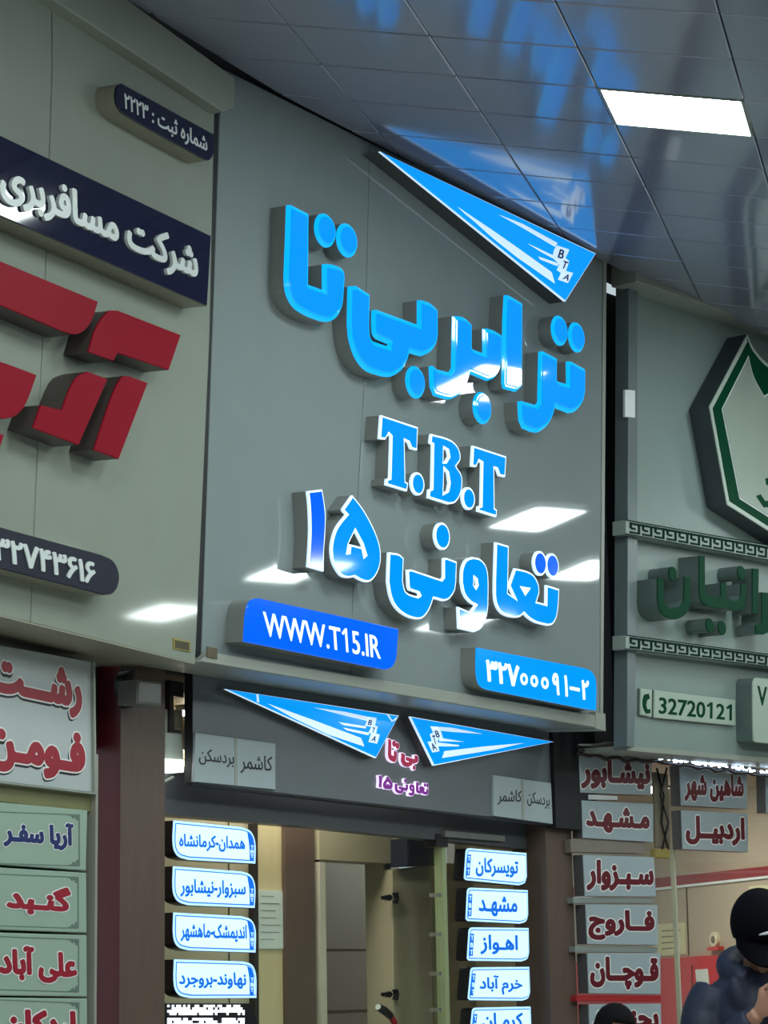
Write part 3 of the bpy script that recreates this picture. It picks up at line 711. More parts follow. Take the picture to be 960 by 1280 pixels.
write(t, 'digits', PR, '32720\U0001D7E32\U0001D7E3', *R7([(238, 1024), (582, 1058), (240, 944)]), 0.02, M_greendk, 0.022, 0.003, parent=f, fa=False)
t, f = plate('telephone_symbol_plate', 'small pale plate with a telephone receiver symbol on the right board', PR, R7([(156, 905), (209, 912), (207, 1040), (154, 1030)]), 0.02, M_greenside, M_plateR)
part(t, 'receiver_symbol', PR, [R7([(172, 935), (192, 930), (198, 952), (184, 962), (180, 985), (186, 1004), (200, 1003), (200, 1022), (180, 1024), (167, 995, 1), (165, 960, 1)])], 0.02, 0.023, M_greendk, parent=f)
t, f = plate('letter_box_sign', 'white lit box with a dark letter V at the right edge of the photo', PR, R7([(692, 858, 1), (705, 855), (1100, 900), (1100, 1195), (700, 1160), (687, 1148, 1), (683, 880)]), 0.1, M_greenside, M_plateR)
write(t, 'letter', PR, 'V', *R7([(703, 985), (748, 990), (703, 893)]), 0.1, M_greendk, 0.02, 0.003, parent=f, fa=False)

# dark gap between the middle and the right board
gp = wallbox('trim_2', MV, 1.60, 1.98, 2.2, 5.0, -0.34, -0.26, M_dark)

# ================================================================== LOWER STOREFRONTS
FAS = MV.moved(-0.28); PIL = MV.moved(-0.31); GLS = MV.moved(-0.44); BOX = MV.moved(-0.40); INT = MV.moved(-0.86); DEEP = MV.moved(-1.7)
LLP = LV.moved(-0.22)
RGL = RV.moved(-0.36); RBX = RV.moved(-0.33); 
# columns
def column(label, corner_x, right_x, left_x, y, P, side, x_n=0):
    cx = P.loc(corner_x, y)[0]; rx = P.loc(right_x, y)[0]; gz = -P.O[2]
    t = thing('column', label, 'column', P, corner_x, y)
    _, a, b = ORG[t.name]
    link('front_face', boxmesh(cx - a + 0.0005, rx - a, gz - b, 2.72 - P.O[2] - b, -0.012, 0.0), M_brown, t)
    link('side_face', boxmesh(cx - a, cx - a + 0.0004, gz - b, 2.72 - P.O[2] - b, -0.06 - side, -0.0005), M_maroon if x_n == 0 else M_brown, t)
    link('core', boxmesh(cx - a + 0.0005, rx - a, gz - b, 2.72 - P.O[2] - b, -0.06 - side, -0.0125), M_maroon, t)
    return t
column('dark brown and maroon clad column between the left and middle shop fronts', 150, 206, 120, 1050, PIL, 0.10)
column('dark brown clad column between the middle and right shop fronts', 683.5, 716, 661, 1100, PIL, 0.12, 1)
# the dark reveal of the left column where the lamp hangs
wallbox('trim_3', GLS, -1.42, -1.18, 2.36, 2.70, -0.02, 0.02, M_back)

# fascia under the middle board
fa = thing('fascia_board', 'dark grey board below the middle sign board with two lit pennants', 'sign board', FAS, 241, 984)
part(fa, 'panel', FAS, [[(241, 836), (689, 912), (690, 1030), (241, 979)]], -0.036, 0.0, mat('slate_composite', rgb(104, 110, 114), 0.3, vary=0.08, coat=0.2, bump=0.06), 0.002)
part(fa, 'end_cap', FAS, [[(240.3, 836), (241, 836), (241, 979), (240.3, 979)]], -0.036, 0.001, M_dark)
part(fa, 'bottom_rail', FAS, [[(241, 979), (690, 1030), (690, 1032), (241, 981)]], -0.05, 0.0, M_back)
Q4 = crop(270, 850, 4); Q5 = crop(505, 885, 4.923)
pennant('blue lit pennant sign pointing left on the dark fascia board', FAS, Q4([(48, 45), (915, 178), (800, 390)]),
        [Q4(s) for s in ([(260, 118), (500, 205), (725, 290), (742, 332), (560, 272), (380, 186)], [(490, 138), (640, 158), (772, 186), (760, 205), (640, 176)], [(612, 210), (752, 232), (748, 242), (640, 226)], [(636, 238), (768, 264), (762, 276), (655, 252)],
                         [(765, 184), (803, 190), (795, 228), (809, 232), (800, 268), (819, 273), (806, 318), (763, 310), (776, 268), (764, 262), (778, 234), (746, 228), (755, 205)], [(203, 72), (213, 72), (216, 112), (206, 110)], [(852, 168), (862, 172), (882, 202), (908, 182), (900, 200), (880, 210)])],
        [('B',) + tuple(Q4([(758, 224), (776, 228), (765, 198)])), ('T',) + tuple(Q4([(778, 262), (792, 265), (783, 236)])), ('A',) + tuple(Q4([(775, 305), (795, 309), (786, 278)]))], 0.0, 0.05, 1.2)
pennant('blue lit pennant sign pointing right on the dark fascia board', FAS, Q5([(38, 52), (922, 208), (185, 355)]),
        [Q5(s) for s in ([(250, 265), (500, 236), (740, 215), (560, 256), (235, 308)], [(165, 112), (300, 122), (485, 160), (310, 148), (225, 140), (180, 130)], [(222, 184), (372, 208), (215, 204)], [(208, 212), (340, 228), (336, 236), (208, 236)],
                         [(163, 112), (205, 118), (230, 150), (240, 186), (212, 190), (205, 212), (218, 265), (176, 274), (146, 208), (172, 204), (160, 160), (180, 152)])],
        [('B',) + tuple(Q5([(200, 182), (222, 180), (188, 140)])), ('T',) + tuple(Q5([(185, 225), (203, 222), (172, 170)])), ('A',) + tuple(Q5([(180, 262), (205, 258), (160, 218)]))], 0.0, 0.05, 1.2)
# small red letters: the words of the board above, smaller
M_redlit = mat('dark_red_lit', rgb(150, 10, 50), 0.3, emit=(0.30, 0.005, 0.05, 1), power=0.7)
M_pinklit = mat('pinkish_lit_edge', rgb(235, 220, 240), 0.3, emit=(0.85, 0.75, 1.0, 1), power=0.85)
def remap(loop, src, dst):
    (x0, y0, x1, y1), (u0, v0, u1, v1) = src, dst
    return [((u0 + (p[0] - x0) / (x1 - x0) * (u1 - u0), v0 + (p[1] - y0) / (y1 - y0) * (v1 - v0)) + tuple(p[2:])) for p in loop]
def mini(label, items, src, dst, inner, ws):
    t = thing('lit_word', label, 'sign', FAS, dst[0], dst[1], 0.04)
    for loops, dots in items:
        L = [remap(l, src, dst) for l in loops]
        f = part(t, 'letter_edge', FAS, L, 0.0, 0.012, M_pinklit, off=0.012, ins=-ws)
        part(t, 'letter_face', FAS, L, 0.012, 0.013, inner, ins=ws * 0.6, parent=f, off=0.012)
        for (x, y, r) in dots:
            q = remap([(x, y)], src, dst)[0]; c = circ(FAS, q[0], q[1], r * (dst[3] - dst[1]) / (src[3] - src[1]) + 0.6, 0.012, 10)
            raw(t, 'dot', [c], 0.0, 0.012, M_pinklit); raw(t, 'dot_face', [c], 0.012, 0.013, inner, ins=ws * 1.2)
mini('small red word with white edges between the two pennants on the fascia', [([LET['ta']], DOT['ta'])], (361, 255, 452, 402), (485, 923, 499, 953), M_redlit, 0.0022)
mini('small red letters bi with white edges right of the small ta on the fascia', [([LET['bi']], DOT['bi'])], (437, 356, 551, 500), (501, 941, 523, 963), M_redlit, 0.0022)
mini('tiny purple numeral fifteen with white edges low on the fascia', [(OUT['one'], []), (OUT['five'], [])], (385, 612, 477, 728), (473, 969, 491, 987), mat('purple_lit', rgb(110, 20, 110), 0.3, emit=(0.12, 0.01, 0.2, 1), power=0.8), 0.0014)
mini('tiny purple word with white edges below the small red letters on the fascia', [(OUT['ni'], ODOT['ni']), (OUT['vav'], []), (OUT['taa'], ODOT['taa'])], (485, 652, 700, 790), (493, 973, 536, 995), mat('purple_lit', rgb(110, 20, 110)), 0.0014)
# two white city signs stuck on the fascia
Q3 = crop(220, 830, 3.2); Q37 = crop(460, 830, 3.692)
def citypair(label, quad, words, div):
    t = thing('city_sign', label, 'sign', FAS, quad[0][0], quad[0][1])
    f = part(t, 'plate', FAS, [quad], 0.0, 0.012, mat('pale_blue_plate', rgb(160, 172, 176), 0.35, vary=0.04), 0.001)
    part(t, 'divider', FAS, [div], 0.012, 0.014, M_trim)
    for w, a, b, c in words: write(t, 'word', FAS, w, a, b, c, 0.012, M_ink, 0.008, 0.0015)
citypair('pale sign with two black city names at the left end of the dark fascia', Q3([(78, 275), (398, 318), (398, 502), (72, 470)]),
         [('بردسکن',) + tuple(Q3([(92, 402), (232, 416), (92, 336)])), ('کاشمر',) + tuple(Q3([(258, 436), (385, 446), (258, 358)]))], Q3([(236, 297), (246, 298), (246, 486), (236, 485)]))
citypair('pale sign with two black city names at the right end of the dark fascia', Q37([(578, 512), (845, 550), (853, 738), (580, 700)]),
         [('کاشمر',) + tuple(Q37([(598, 650), (708, 652), (600, 580)])), ('بردسکن',) + tuple(Q37([(735, 654), (838, 672), (735, 585)]))], Q37([(709, 532), (720, 533), (722, 718), (711, 716)]))

# floodlight and lamp at the top of the left column
fl = thing('floodlight', 'small grey box floodlight with a dark bracket at the top of the left column', 'lamp', PIL, 185, 865)
part(fl, 'housing', PIL, [[(172, 849), (203, 853), (202, 882), (171, 879)]], 0.04, 0.13, mat('grey_housing', rgb(112, 112, 108), 0.5), 0.004)
part(fl, 'lens', PIL, [[(174, 852), (201, 855.5), (200, 880), (173, 877)]], 0.13, 0.133, mat('dull_lens', rgb(100, 100, 96), 0.25), 0.001)
part(fl, 'bracket', PIL, [[(163, 838), (170, 838), (163, 862, 1), (172, 882), (166, 884), (157, 866, 1), (157, 848, 1)]], 0.0, 0.05, M_black, 0.002)
el = thing('wall_lamp', 'bright white lamp with a black bracket hanging beside the left column', 'lamp', GLS, 218, 900)
part(el, 'body', GLS, [[(207, 915), (229, 917), (231, 962), (206, 960)]], 0.03, 0.10, mat('white_lamp_body', rgb(200, 210, 200), 0.4), 0.006)
part(el, 'tube_lamp', GLS, [[(204.5, 948), (231.5, 950), (231, 965), (205, 963)]], 0.032, 0.108, mat('lit_tube', rgb(240, 240, 235), 0.4, emit=(0.95, 1, 0.95, 1), power=3.0), 0.006, label='glowing white lower end')
part(el, 'reflector', GLS, [[(207, 886), (212, 887), (212, 916), (207, 915)]], 0.02, 0.06, mat('white_lamp_body', rgb(200, 210, 200)), 0.002)
part(el, 'bracket', GLS, [[(212, 850), (230, 853), (230, 872), (217.5, 870), (217.5, 912), (229, 913), (229, 917.5), (212, 916)]], 0.01, 0.07, M_black, 0.002)
part(el, 'meter_box', GLS, [[(218.5, 887), (228.5, 888), (228.5, 912), (218.5, 911)]], 0.012, 0.06, mat('beige_box', rgb(170, 168, 140), 0.5), 0.002)
part(el, 'cable', GLS, [[(205, 976), (217, 970), (218, 972), (206, 978.5)]], 0.05, 0.056, M_trim)

# header and glass of the middle shop
hd = wallbox('trim_4', GLS, -1.6, 1.9, 2.13, 2.30, -0.05, 0.03, mat('grey_header', rgb(84, 88, 92), 0.4))
gtop = loops_of(GLS, [[(205, 955), (664, 1005), (664, 1062), (405, 1035), (205, 1018)]], 0.03)
hd.data = prism(gtop, [(0, -0.05), (0, 0.03)]); hd.data.materials.append(mat('grey_header', rgb(84, 88, 92))); hd.matrix_world = GLS.mat(0, 0)
part_l = GLS.loc(208, 1100)[0]; part_r = GLS.loc(662, 1100)[0]
gdiv = GLS.loc(549, 1150)[0]
ztop = GLS.at(500, 1044)[2] + 0.02
w1 = wallbox('window_1', GLS, part_l, gdiv - 0.012, 0.02, ztop - 0.02, -0.006, 0.006, M_glass)
w2 = wallbox('door_1', GLS, gdiv + 0.012, part_r, 0.02, ztop - 0.04, -0.006, 0.006, M_glass)
M_gedge = mat('greenish_glass_edge', rgb(150, 160, 120), 0.2, vary=0.1)
ed = wallbox('glass_edge', GLS, gdiv - 0.010, gdiv + 0.020, 0.02, ztop - 0.03, -0.012, 0.03, M_gedge, kind=None); ed.parent = w2; ed.matrix_world = GLS.mat(0, 0)
for k in range(4):
    y = (1119, 1168, 1217, 1262)[k]
    a, b = GLS.loc(547, y, 0.03)
    o = link('spacer', boxmesh(a - 0.02, a + 0.0, b - 0.008, b + 0.008, 0.0, 0.05), M_steel, w2); o.matrix_world = GLS.mat(0, 0)
rl = link('closer_rail', prism(loops_of(GLS, [[(556, 1037), (632, 1044), (632, 1053), (556, 1047)]], 0.05), [(0, 0.01), (0.004, 0.05)]), M_steel, w2); rl.matrix_world = GLS.mat(0, 0)
hg = wallbox('hinge', GLS, gdiv - 0.06, gdiv + 0.03, ztop - 0.06, ztop - 0.005, -0.03, 0.035, M_black, kind=None); hg.parent = w2; hg.matrix_world = GLS.mat(0, 0)

# lit city sign boxes on the glass
M_iceface = mat('ice_blue_lit', rgb(200, 225, 245), 0.25, emit=(0.50, 0.80, 1.0, 1), power=0.95, vary=0.06, scale=3)
M_iceedge = mat('ice_blue_lit_edge', rgb(190, 220, 250), 0.25, emit=(0.36, 0.66, 1.0, 1), power=0.95)
M_signblue = mat('sign_blue_lit', rgb(10, 90, 200), 0.3, emit=(0.0, 0.10, 0.48, 1), power=1.0)
def lit_box(label, loop, tagl, word, BL, BR, TL, group, tvert):
    t = thing('lit_city_sign', label, 'sign', BOX, loop[0][0], loop[0][1], 0.04, group)
    part(t, 'box', BOX, [loop], -0.02, 0.036, M_black, off=0.04)
    f = part(t, 'face', BOX, [loop], 0.036, 0.04, M_iceedge, 0.001)
    part(t, 'blue_line', BOX, [loop], 0.04, 0.0412, M_signblue, ins=0.0085, parent=f, off=0.04)
    part(t, 'light_field', BOX, [loop], 0.0412, 0.0424, M_iceface, ins=0.0125, parent=f, off=0.04)
    part(t, 'blue_tab', BOX, [tagl], 0.0412, 0.0436, M_signblue, parent=f)
    write(t, 'word', BOX, word, BL, BR, TL, 0.0424, M_signblue, 0.034, 0.0008, parent=f)
    for c, a, b, e in tvert: write(t, 'tab_letter', BOX, c, a, b, e, 0.0436, M_iceface, 0.01, 0.001, parent=f, fa=False)
S3 = crop(190, 1000, 3.84)
LB = [('topmost lit city sign on the left of the shop glass', [(105, 98), (430, 130), (476, 152, 1), (497, 205, 1), (497, 305), (175, 287), (125, 268, 1), (103, 220, 1)], 'همدان-کرمانشاه', (130, 240), (447, 254), (130, 160)),
      ('second lit city sign from the top on the left of the shop glass', [(103, 318), (430, 343), (476, 362, 1), (496, 412, 1), (494, 518), (175, 505), (125, 485, 1), (103, 438, 1)], 'سبزوار-نیشابور', (135, 464), (450, 474), (135, 376)),
      ('third lit city sign from the top on the left of the shop glass', [(105, 540), (432, 558), (478, 576, 1), (498, 622, 1), (498, 732), (178, 722), (126, 703, 1), (105, 658, 1)], 'اندیمشک-ماهشهر', (137, 678), (455, 686), (137, 588)),
      ('lowest lit city sign on the left of the shop glass', [(108, 765), (436, 775), (482, 792, 1), (500, 838, 1), (502, 950), (184, 951), (130, 934, 1), (108, 888, 1)], 'نهاوند-بروجرد', (130, 902), (452, 908), (130, 820))]
for lab, lp, w, a, b, c in LB:
    tr, rb = lp[3][1], lp[4]
    tg = [(458, lp[1][1] + 22), (480, lp[2][1] + 18, 1), (490, lp[3][1] + 5), (488, rb[1] - 12), (470, rb[1] - 14), (468, lp[3][1] + 20, 1)]
    h = (rb[1] - 14 - lp[3][1]) / 4
    tv = [('TBT'[k], *S3([(473, lp[3][1] + h * (k + 1.35)), (487, lp[3][1] + h * (k + 1.37)), (473, lp[3][1] + h * (k + 0.6))])) for k in range(3)]
    lit_box(lab, S3(lp), S3(tg), w, *S3([a, b, c]), 'lit city signs left of the shop glass', tv)
S48 = crop(540, 1020, 4.8)
RB = [('topmost lit city sign on the right of the shop glass', (205, 193), (567, 222), (570, 418), (195, 385), 'تویسرکان', (262, 362), (517, 372), (262, 248)),
      ('second lit city sign from the top on the right of the shop glass', (213, 430), (575, 445), (578, 648), (205, 630), 'مشهـد', (280, 600), (512, 606), (280, 476)),
      ('third lit city sign from the top on the right of the shop glass', (223, 668), (580, 672), (584, 875), (213, 868), 'اهـواز', (290, 830), (515, 832), (290, 710)),
      ('fourth lit city sign from the top on the right of the shop glass', (233, 908), (584, 905), (590, 1110), (218, 1105), 'خرم آباد', (285, 1072), (542, 1072), (285, 955)),
      ('lowest lit city sign on the right of the shop glass, cut by the photo edge', (243, 1150), (592, 1143), (598, 1350), (226, 1350), 'کرمـان', (300, 1295), (545, 1290), (300, 1180))]
for lab, TL, TR, BR, BL, w, a, b, c in RB:
    lp = [(TL[0] + 22, TL[1]), TR, (BR[0], BR[1] - 55), (BR[0] - 12, BR[1] - 18, 1), (BR[0] - 48, BR[1] - 2), (BL[0] + 10, BL[1]), (BL[0], BL[1] - 12), (TL[0], TL[1] + 20), (TL[0] + 7, TL[1] + 5, 1)]
    tg = [(TL[0] + 8, TL[1] + 38), (TL[0] + 30, TL[1] + 38), (BL[0] + 32, BL[1] - 28), (BL[0] + 10, BL[1] - 28)]
    h = (BL[1] - TL[1] - 70) / 3
    tv = [('TBT'[k], *S48([(TL[0] + 10 - k * 2, TL[1] + 42 + h * (k + 0.8)), (TL[0] + 25 - k * 2, TL[1] + 43 + h * (k + 0.8)), (TL[0] + 10 - k * 2, TL[1] + 42 + h * (k + 0.15))])) for k in range(3)]
    lit_box(lab, S48(lp), S48(tg), w, *S48([a, b, c]), 'lit city signs right of the shop glass', tv)
# scrolling LED display at the bottom left of the glass
led = thing('led_display', 'running LED display of white dots at the bottom of the shop glass', 'display', BOX, 207, 1290, 0.04)
part(led, 'case', BOX, [[(207, 1254), (312, 1254), (322, 1275), (322, 1330), (207, 1330)]], -0.02, 0.036, M_black, 0.003)
bm = bmesh.new(); _, la, lb = ORG[led.name]
for r in range(9):
    for c_ in range(34):
        if random.random() < 0.25 and r % 5 != 2: continue
        if r % 5 == 4: continue
        x = 210 + c_ * 2.85; y = 1257.5 + r * 3.3
        if x > 300 + r * 2.2: continue
        a, b = BOX.loc(x, y, 0.036); s = 0.0032
        boxbm(bm, a - la - s, a - la + s, b - lb - s * 1.2, b - lb + s * 1.2, 0.036, 0.040)
me = bpy.data.meshes.new('m'); bm.to_mesh(me); bm.free()
tag(link('led_dots', me, mat('led_white', rgb(230, 240, 250), 0.3, emit=(0.85, 0.95, 1, 1), power=3.0), led), kind='stuff')

# ---- inside the middle shop
iz = -INT.O[2]
def ib(name, px0, px1, y0, y1, m, z0, z1, parent=None, label=None, P=INT):
    a0 = P.loc(px0, 1150, z1)[0]; a1 = P.loc(px1, 1150, z1)[0]
    b1 = P.loc((px0 + px1) / 2, y0, z1)[1]; b0 = P.loc((px0 + px1) / 2, y1, z1)[1] if y1 else -P.O[2]
    o = link(name, boxmesh(a0, a1, b0, b1, z0, z1), m, parent)
    o.matrix_world = P.mat(0, 0)
    if label: o['label'] = label
    return o
def tagw(o, kind='structure'): o['kind'] = kind; return o
tagw(ib('wall_inner', 190, 322, 940, None, M_cream, -0.1, 0.0))
bk = ib('wall_panel', 286, 287.2, 950, None, mat('joint', rgb(70, 64, 52), 0.7), 0.0, 0.003); bk.parent = bpy.data.objects['wall_inner']; bk.matrix_world = INT.mat(0, 0)
tagw(ib('trim_5', 318, 323, 940, None, mat('dark_wood_edge', rgb(46, 38, 34), 0.5), -0.1, 0.03))
tagw(ib('trim_6', 323, 357, 940, None, M_cream2, -0.1, 0.0))
tagw(ib('trim_7', 357.5, 394, 940, None, M_taupe, -0.1, 0.02))
tagw(ib('trim_8', 394.2, 400, 940, None, M_dark, -0.1, 0.0))
tagw(ib('trim_9', 400.5, 497, 1034, 1077, M_cream, -0.1, 0.03))
tagw(ib('trim_10', 497.5, 507, 1040, 1078, M_cream2, -0.1, 0.05))
tagw(ib('wall_upper', 323, 600, 900, 1034, M_back, -0.1, -0.01))
tagw(ib('trim_11', 400.5, 407.5, 1077.5, None, mat('white_jamb', rgb(206, 196, 176), 0.5), -0.1, 0.03))
tagw(ib('trim_12', 480, 489.5, 1078.5, None, M_cream, -0.1, 0.0))
dw = ib('wall_store', 380, 500, 1050, None, mat('grey_store_wall', rgb(116, 116, 108), 0.6, vary=0.12, scale=3), -0.1, 0.0, P=DEEP); dw['kind'] = 'structure'
for yy in (1186, 1262):
    o = ib('tile_joint', 400, 500, yy, yy + 1.2, mat('joint', rgb(70, 64, 52)), 0.0, 0.004, P=DEEP); o.parent = dw; o.matrix_world = DEEP.mat(0, 0)
cd = thing('cupboard_door', 'cream open door leaf with two black hinges inside the middle shop', 'door', INT, 515, 1200)
def doorpart(name, a, b, z0, z1, m, parent=None, **k): return part(cd, name, INT, [a], z0, z1, m, parent=parent, **k)
lf = part(cd, 'leaf', INT, [[(490.5, 1087), (538, 1082), (543, 1420), (494, 1420)]], 0.0, 0.05, M_cream, 0.003)
for y in (1122, 1243):
    h = part(cd, 'hinge', INT, [[(481, y - 2), (489, y - 4), (492, y), (489, y + 4), (482, y + 2)]], 0.052, 0.075, M_black, 0.002, label='black hinge')
    part(cd, 'hinge_plate', INT, [[(494, y - 6), (498, y - 7), (499.5, y), (498, y + 7.5), (494, y + 6), (496, y)]], 0.052, 0.07, M_black, 0.002, parent=h)
tagw(ib('trim_13', 540.5, 612, 1080, None, M_cream, -0.1, 0.0))
wb = thing('wall_box', 'dark blue-grey box on the wall beside the cream lintel inside the middle shop', 'box', INT, 525, 1065)
part(wb, 'case', INT, [[(509, 1048), (534, 1051), (545, 1060), (546, 1082), (509, 1083)]], 0.0, 0.12, mat('dark_navy_box', rgb(36, 38, 54), 0.4), 0.004)
part(wb, 'front_panel', INT, [[(512, 1053), (532, 1056), (532, 1079), (512, 1080)]], 0.12, 0.124, mat('dark_navy_panel', rgb(30, 32, 46), 0.3), 0.001)
pp = thing('notice', 'pale printed notice sheet stuck on the cream wall beside the lit signs', 'notice', INT, 340, 1150)
part(pp, 'sheet', INT, [[(323, 1112), (355, 1114), (355, 1186), (324, 1186)]], 0.0, 0.004, M_paper, 0.0)
bm = bmesh.new(); _, na, nb = ORG[pp.name]
for r in range(7):
    a0, b0 = INT.loc(326, 1120 + r * 9, 0.004); a1 = INT.loc(326 + 24 * (0.6 + 0.4 * random.random()), 1120, 0.004)[0]
    boxbm(bm, a0 - na, a1 - na, b0 - nb - 0.002, b0 - nb + 0.002, 0.004, 0.005)
me = bpy.data.meshes.new('m'); bm.to_mesh(me); bm.free(); link('ruled_lines', me, mat('pale_ink', rgb(150, 158, 152), 0.6), pp)
# enclosure of the shop
sl_, sr_ = GLS.loc(165, 1150)[0], GLS.loc(688, 1150)[0]
wallbox('wall_side', INT, sl_ - 0.06, sl_, 0, 2.66, -1.0, 0.36, M_cream)
wallbox('wall_side', INT, sr_, sr_ + 0.04, 0, 2.66, -0.1, 0.36, M_cream)
wallbox('ceiling_shop', INT, sl_ - 0.06, sr_ + 0.04, 2.62, 2.68, -1.0, 0.36, M_cream)
wallbox('wall_store_back', DEEP, sl_ - 0.06, DEEP.loc(505, 1150)[0], 0, 2.6, -0.16, -0.11, M_back)
t = thing('ceiling_light', 'round white shop light hidden above the middle shop header', 'ceiling light', INT, 420, 900)
t.matrix_world = INT.mat(0.1, 2.60 - INT.O[2], 0.2); ORG[t.name] = (INT, 0, 0)
link('diffuser', boxmesh(-0.5, 0.5, -0.02, 0.0, -0.12, 0.12), mat('warm_diffuser', rgb(240, 235, 220), 0.5, emit=(1, 0.96, 0.87, 1), power=15.0), t)
link('housing', boxmesh(-0.52, 0.52, 0.001, 0.019, -0.14, 0.14), M_trim, t)
t = thing('ceiling_light', 'small white fill light added unseen behind the cream lintel of the middle shop', 'ceiling light', DEEP, 440, 900)  # unseen lamp added to brighten the wall beyond the doorway
t.matrix_world = DEEP.mat(DEEP.loc(450, 1150)[0], 2.58 - DEEP.O[2], 0.45)
link('diffuser', boxmesh(-0.2, 0.2, -0.02, 0.0, -0.1, 0.1), mat('store_fill', rgb(240, 240, 235), 0.5, emit=(1, 0.98, 0.95, 1), power=22.0), t)
link('housing', boxmesh(-0.22, 0.22, 0.001, 0.019, -0.12, 0.12), M_trim, t)
# red hose or handle sticking up into view
hp = INT.moved(0.2)
p = [tuple(hp.at(x, y)) for x, y in ((473, 1259), (480, 1263), (488, 1270), (493, 1278), (495, 1290), (494, 1330))]
hb = bpy.data.objects.new('push_handle', None); COL.objects.link(hb); hb.location = p[-1]
tag(hb, 'bent red tube with a black grip in front of the dark doorway', 'handle')
rel = [tuple(np.array(q) - np.array(p[-1])) for q in p]
tube('red_tube', rel[2:] + [(0, 0, -p[-1][2] + 0.02)], 0.014, mat('red_enamel', rgb(170, 20, 30), 0.3), hb)
tube('grip', rel[:3], [0.016, 0.018, 0.017], M_black, hb)
tube('end_cap', [tuple(np.array(rel[0]) + (np.array(rel[0]) - np.array(rel[1])) * 0.10), rel[0]], 0.013, M_paper, hb)
link('base', boxmesh(-0.12, 0.12, -0.12, 0.12, -p[-1][2], -p[-1][2] + 0.04), M_black, hb)

# ================================================================== LEFT LOWER SHOP FRONT
wl = wallbox('wall_left_lower', LLP, -3.0, 0.42, 0.0, 2.64, -0.25, -0.12, M_back)
L5 = crop(0, 800, 6.4); L6 = crop(0, 990, 4.415)
M_lwhite = mat('pale_sign_white', rgb(176, 184, 184), 0.35, vary=0.05)
M_lred = mat('sign_red', rgb(150, 14, 40), 0.4); M_shadowink = mat('black_drop_shadow', rgb(20, 16, 18), 0.5)
M_white = mat('white_print', rgb(225, 228, 226), 0.5, vary=0.02)
bs = thing('city_sign', 'large pale sign with two red city names under the left board', 'sign', LLP, 118, 990)
part(bs, 'panel', LLP, [[(-200, 770), (116.5, 827.5), (118.5, 991), (-200, 953)]], -0.08, 0.0, M_lwhite, 0.002)
part(bs, 'frame', LLP, [[(116.8, 827), (119.3, 827.5), (121, 993), (118.6, 992.5)]], -0.08, 0.012, M_trim, 0.001)
part(bs, 'bottom_frame', LLP, [[(-200, 953), (118.5, 991), (118.5, 993), (-200, 955)]], -0.08, 0.01, M_trim, 0.001)
for w, q in (('رشـــت', [(-75, 492), (655, 640), (-75, 85)]), ('فـومـن', [(-95, 1035), (682, 1158), (-95, 605)])):
    q2 = L5([(x - 6, y + 27) for x, y in q]); q = L5(q)
    write(bs, 'word_shadow', LLP, w, *q2, 0.0, M_shadowink, 0.085, 0.0006)
    write(bs, 'word', LLP, w, *q, 0.001, M_lred, 0.062, 0.002, outline=0.095, om=M_white)
M_lgreen = mat('pale_green_sign', rgb(150, 172, 156), 0.35, vary=0.06)
M_orn = mat('ornament_green', rgb(96, 118, 106), 0.5)
ST = [('pale green sign with dark blue writing at the top of the left stack', [(-500, 8), (484, 102), (476, 434), (-500, 366)], 'آریا سفـر', [(18, 300), (405, 328), (18, 140)], mat('sign_navy', rgb(16, 36, 100), 0.4)),
      ('pale green sign with a short red word, second in the left stack', [(-500, 385), (478, 446), (480, 778), (-500, 742)], 'گنـبد', [(35, 668), (390, 690), (35, 500)], M_lred),
      ('pale green sign with two red words, third in the left stack', [(-500, 760), (480, 790), (482, 1130), (-500, 1116)], 'علی آباد', [(-8, 1040), (425, 1062), (-8, 838)], M_lred),
      ('pale green sign cut by the bottom of the photo, lowest of the left stack', [(-500, 1128), (482, 1140), (484, 1490), (-500, 1490)], 'اردکان', [(15, 1400), (418, 1405), (15, 1195)], M_lred)]
for lab, qd, w, tq, ink in ST:
    q = L6(qd)
    t = thing('city_sign', lab, 'sign', LLP, q[2][0], q[2][1], 0.0, 'stack of pale green city signs')
    f = part(t, 'panel', LLP, [q], -0.06, 0.0, M_lgreen, 0.003)
    # printed border with fancy corners
    x1 = qd[1][0] - 45; yt, yb = qd[1][1] + 22, qd[2][1] - 28
    for pts in ([(-500, yt - 36), (x1, yt), (x1, yt + 5), (-500, yt - 31)], [(-500, yb - 30), (x1, yb), (x1, yb + 5), (-500, yb - 25)], [(x1 - 4, yt), (x1 + 2, yt), (x1 + 2, yb), (x1 - 4, yb)]):
        part(t, 'printed_border', LLP, [L6(pts)], 0.0, 0.001, M_orn)
    for sy, y0 in ((1, yt), (-1, yb)):
        part(t, 'printed_corner', LLP, [L6([(x1, y0), (x1, y0 + 52 * sy), (x1 - 8, y0 + 30 * sy, 1), (x1 - 14, y0 + 34 * sy, 1), (x1 - 22, y0 + 16 * sy, 1), (x1 - 34, y0 + 22 * sy, 1), (x1 - 44, y0 + 9 * sy, 1), (x1 - 80, y0)])], 0.0, 0.0012, M_orn)
    write(t, 'word', LLP, w, *L6(tq), 0.0012, ink, 0.055, 0.002, outline=0.095, om=M_white)
lt = wallbox('trim_14', LLP, 0.0, 0.1, 0.0, 2.1, -0.1, -0.05, mat('olive_strip', rgb(126, 128, 70), 0.4))
a0 = LLP.loc(108, 1150, -0.05)[0]; a1 = LLP.loc(116.5, 1150, -0.05)[0]; b1 = LLP.loc(112, 1008, -0.05)[1]
lt.data = boxmesh(a0, a1, -LLP.O[2], b1, -0.1, -0.05); lt.data.materials.append(mat('olive_strip', rgb(126, 128, 70)))
b2 = LLP.loc(60, 994, -0.03)[1]
lt2 = wallbox('trim_15', LLP, 0, 1, 0, 1, 0, 1, M_back)
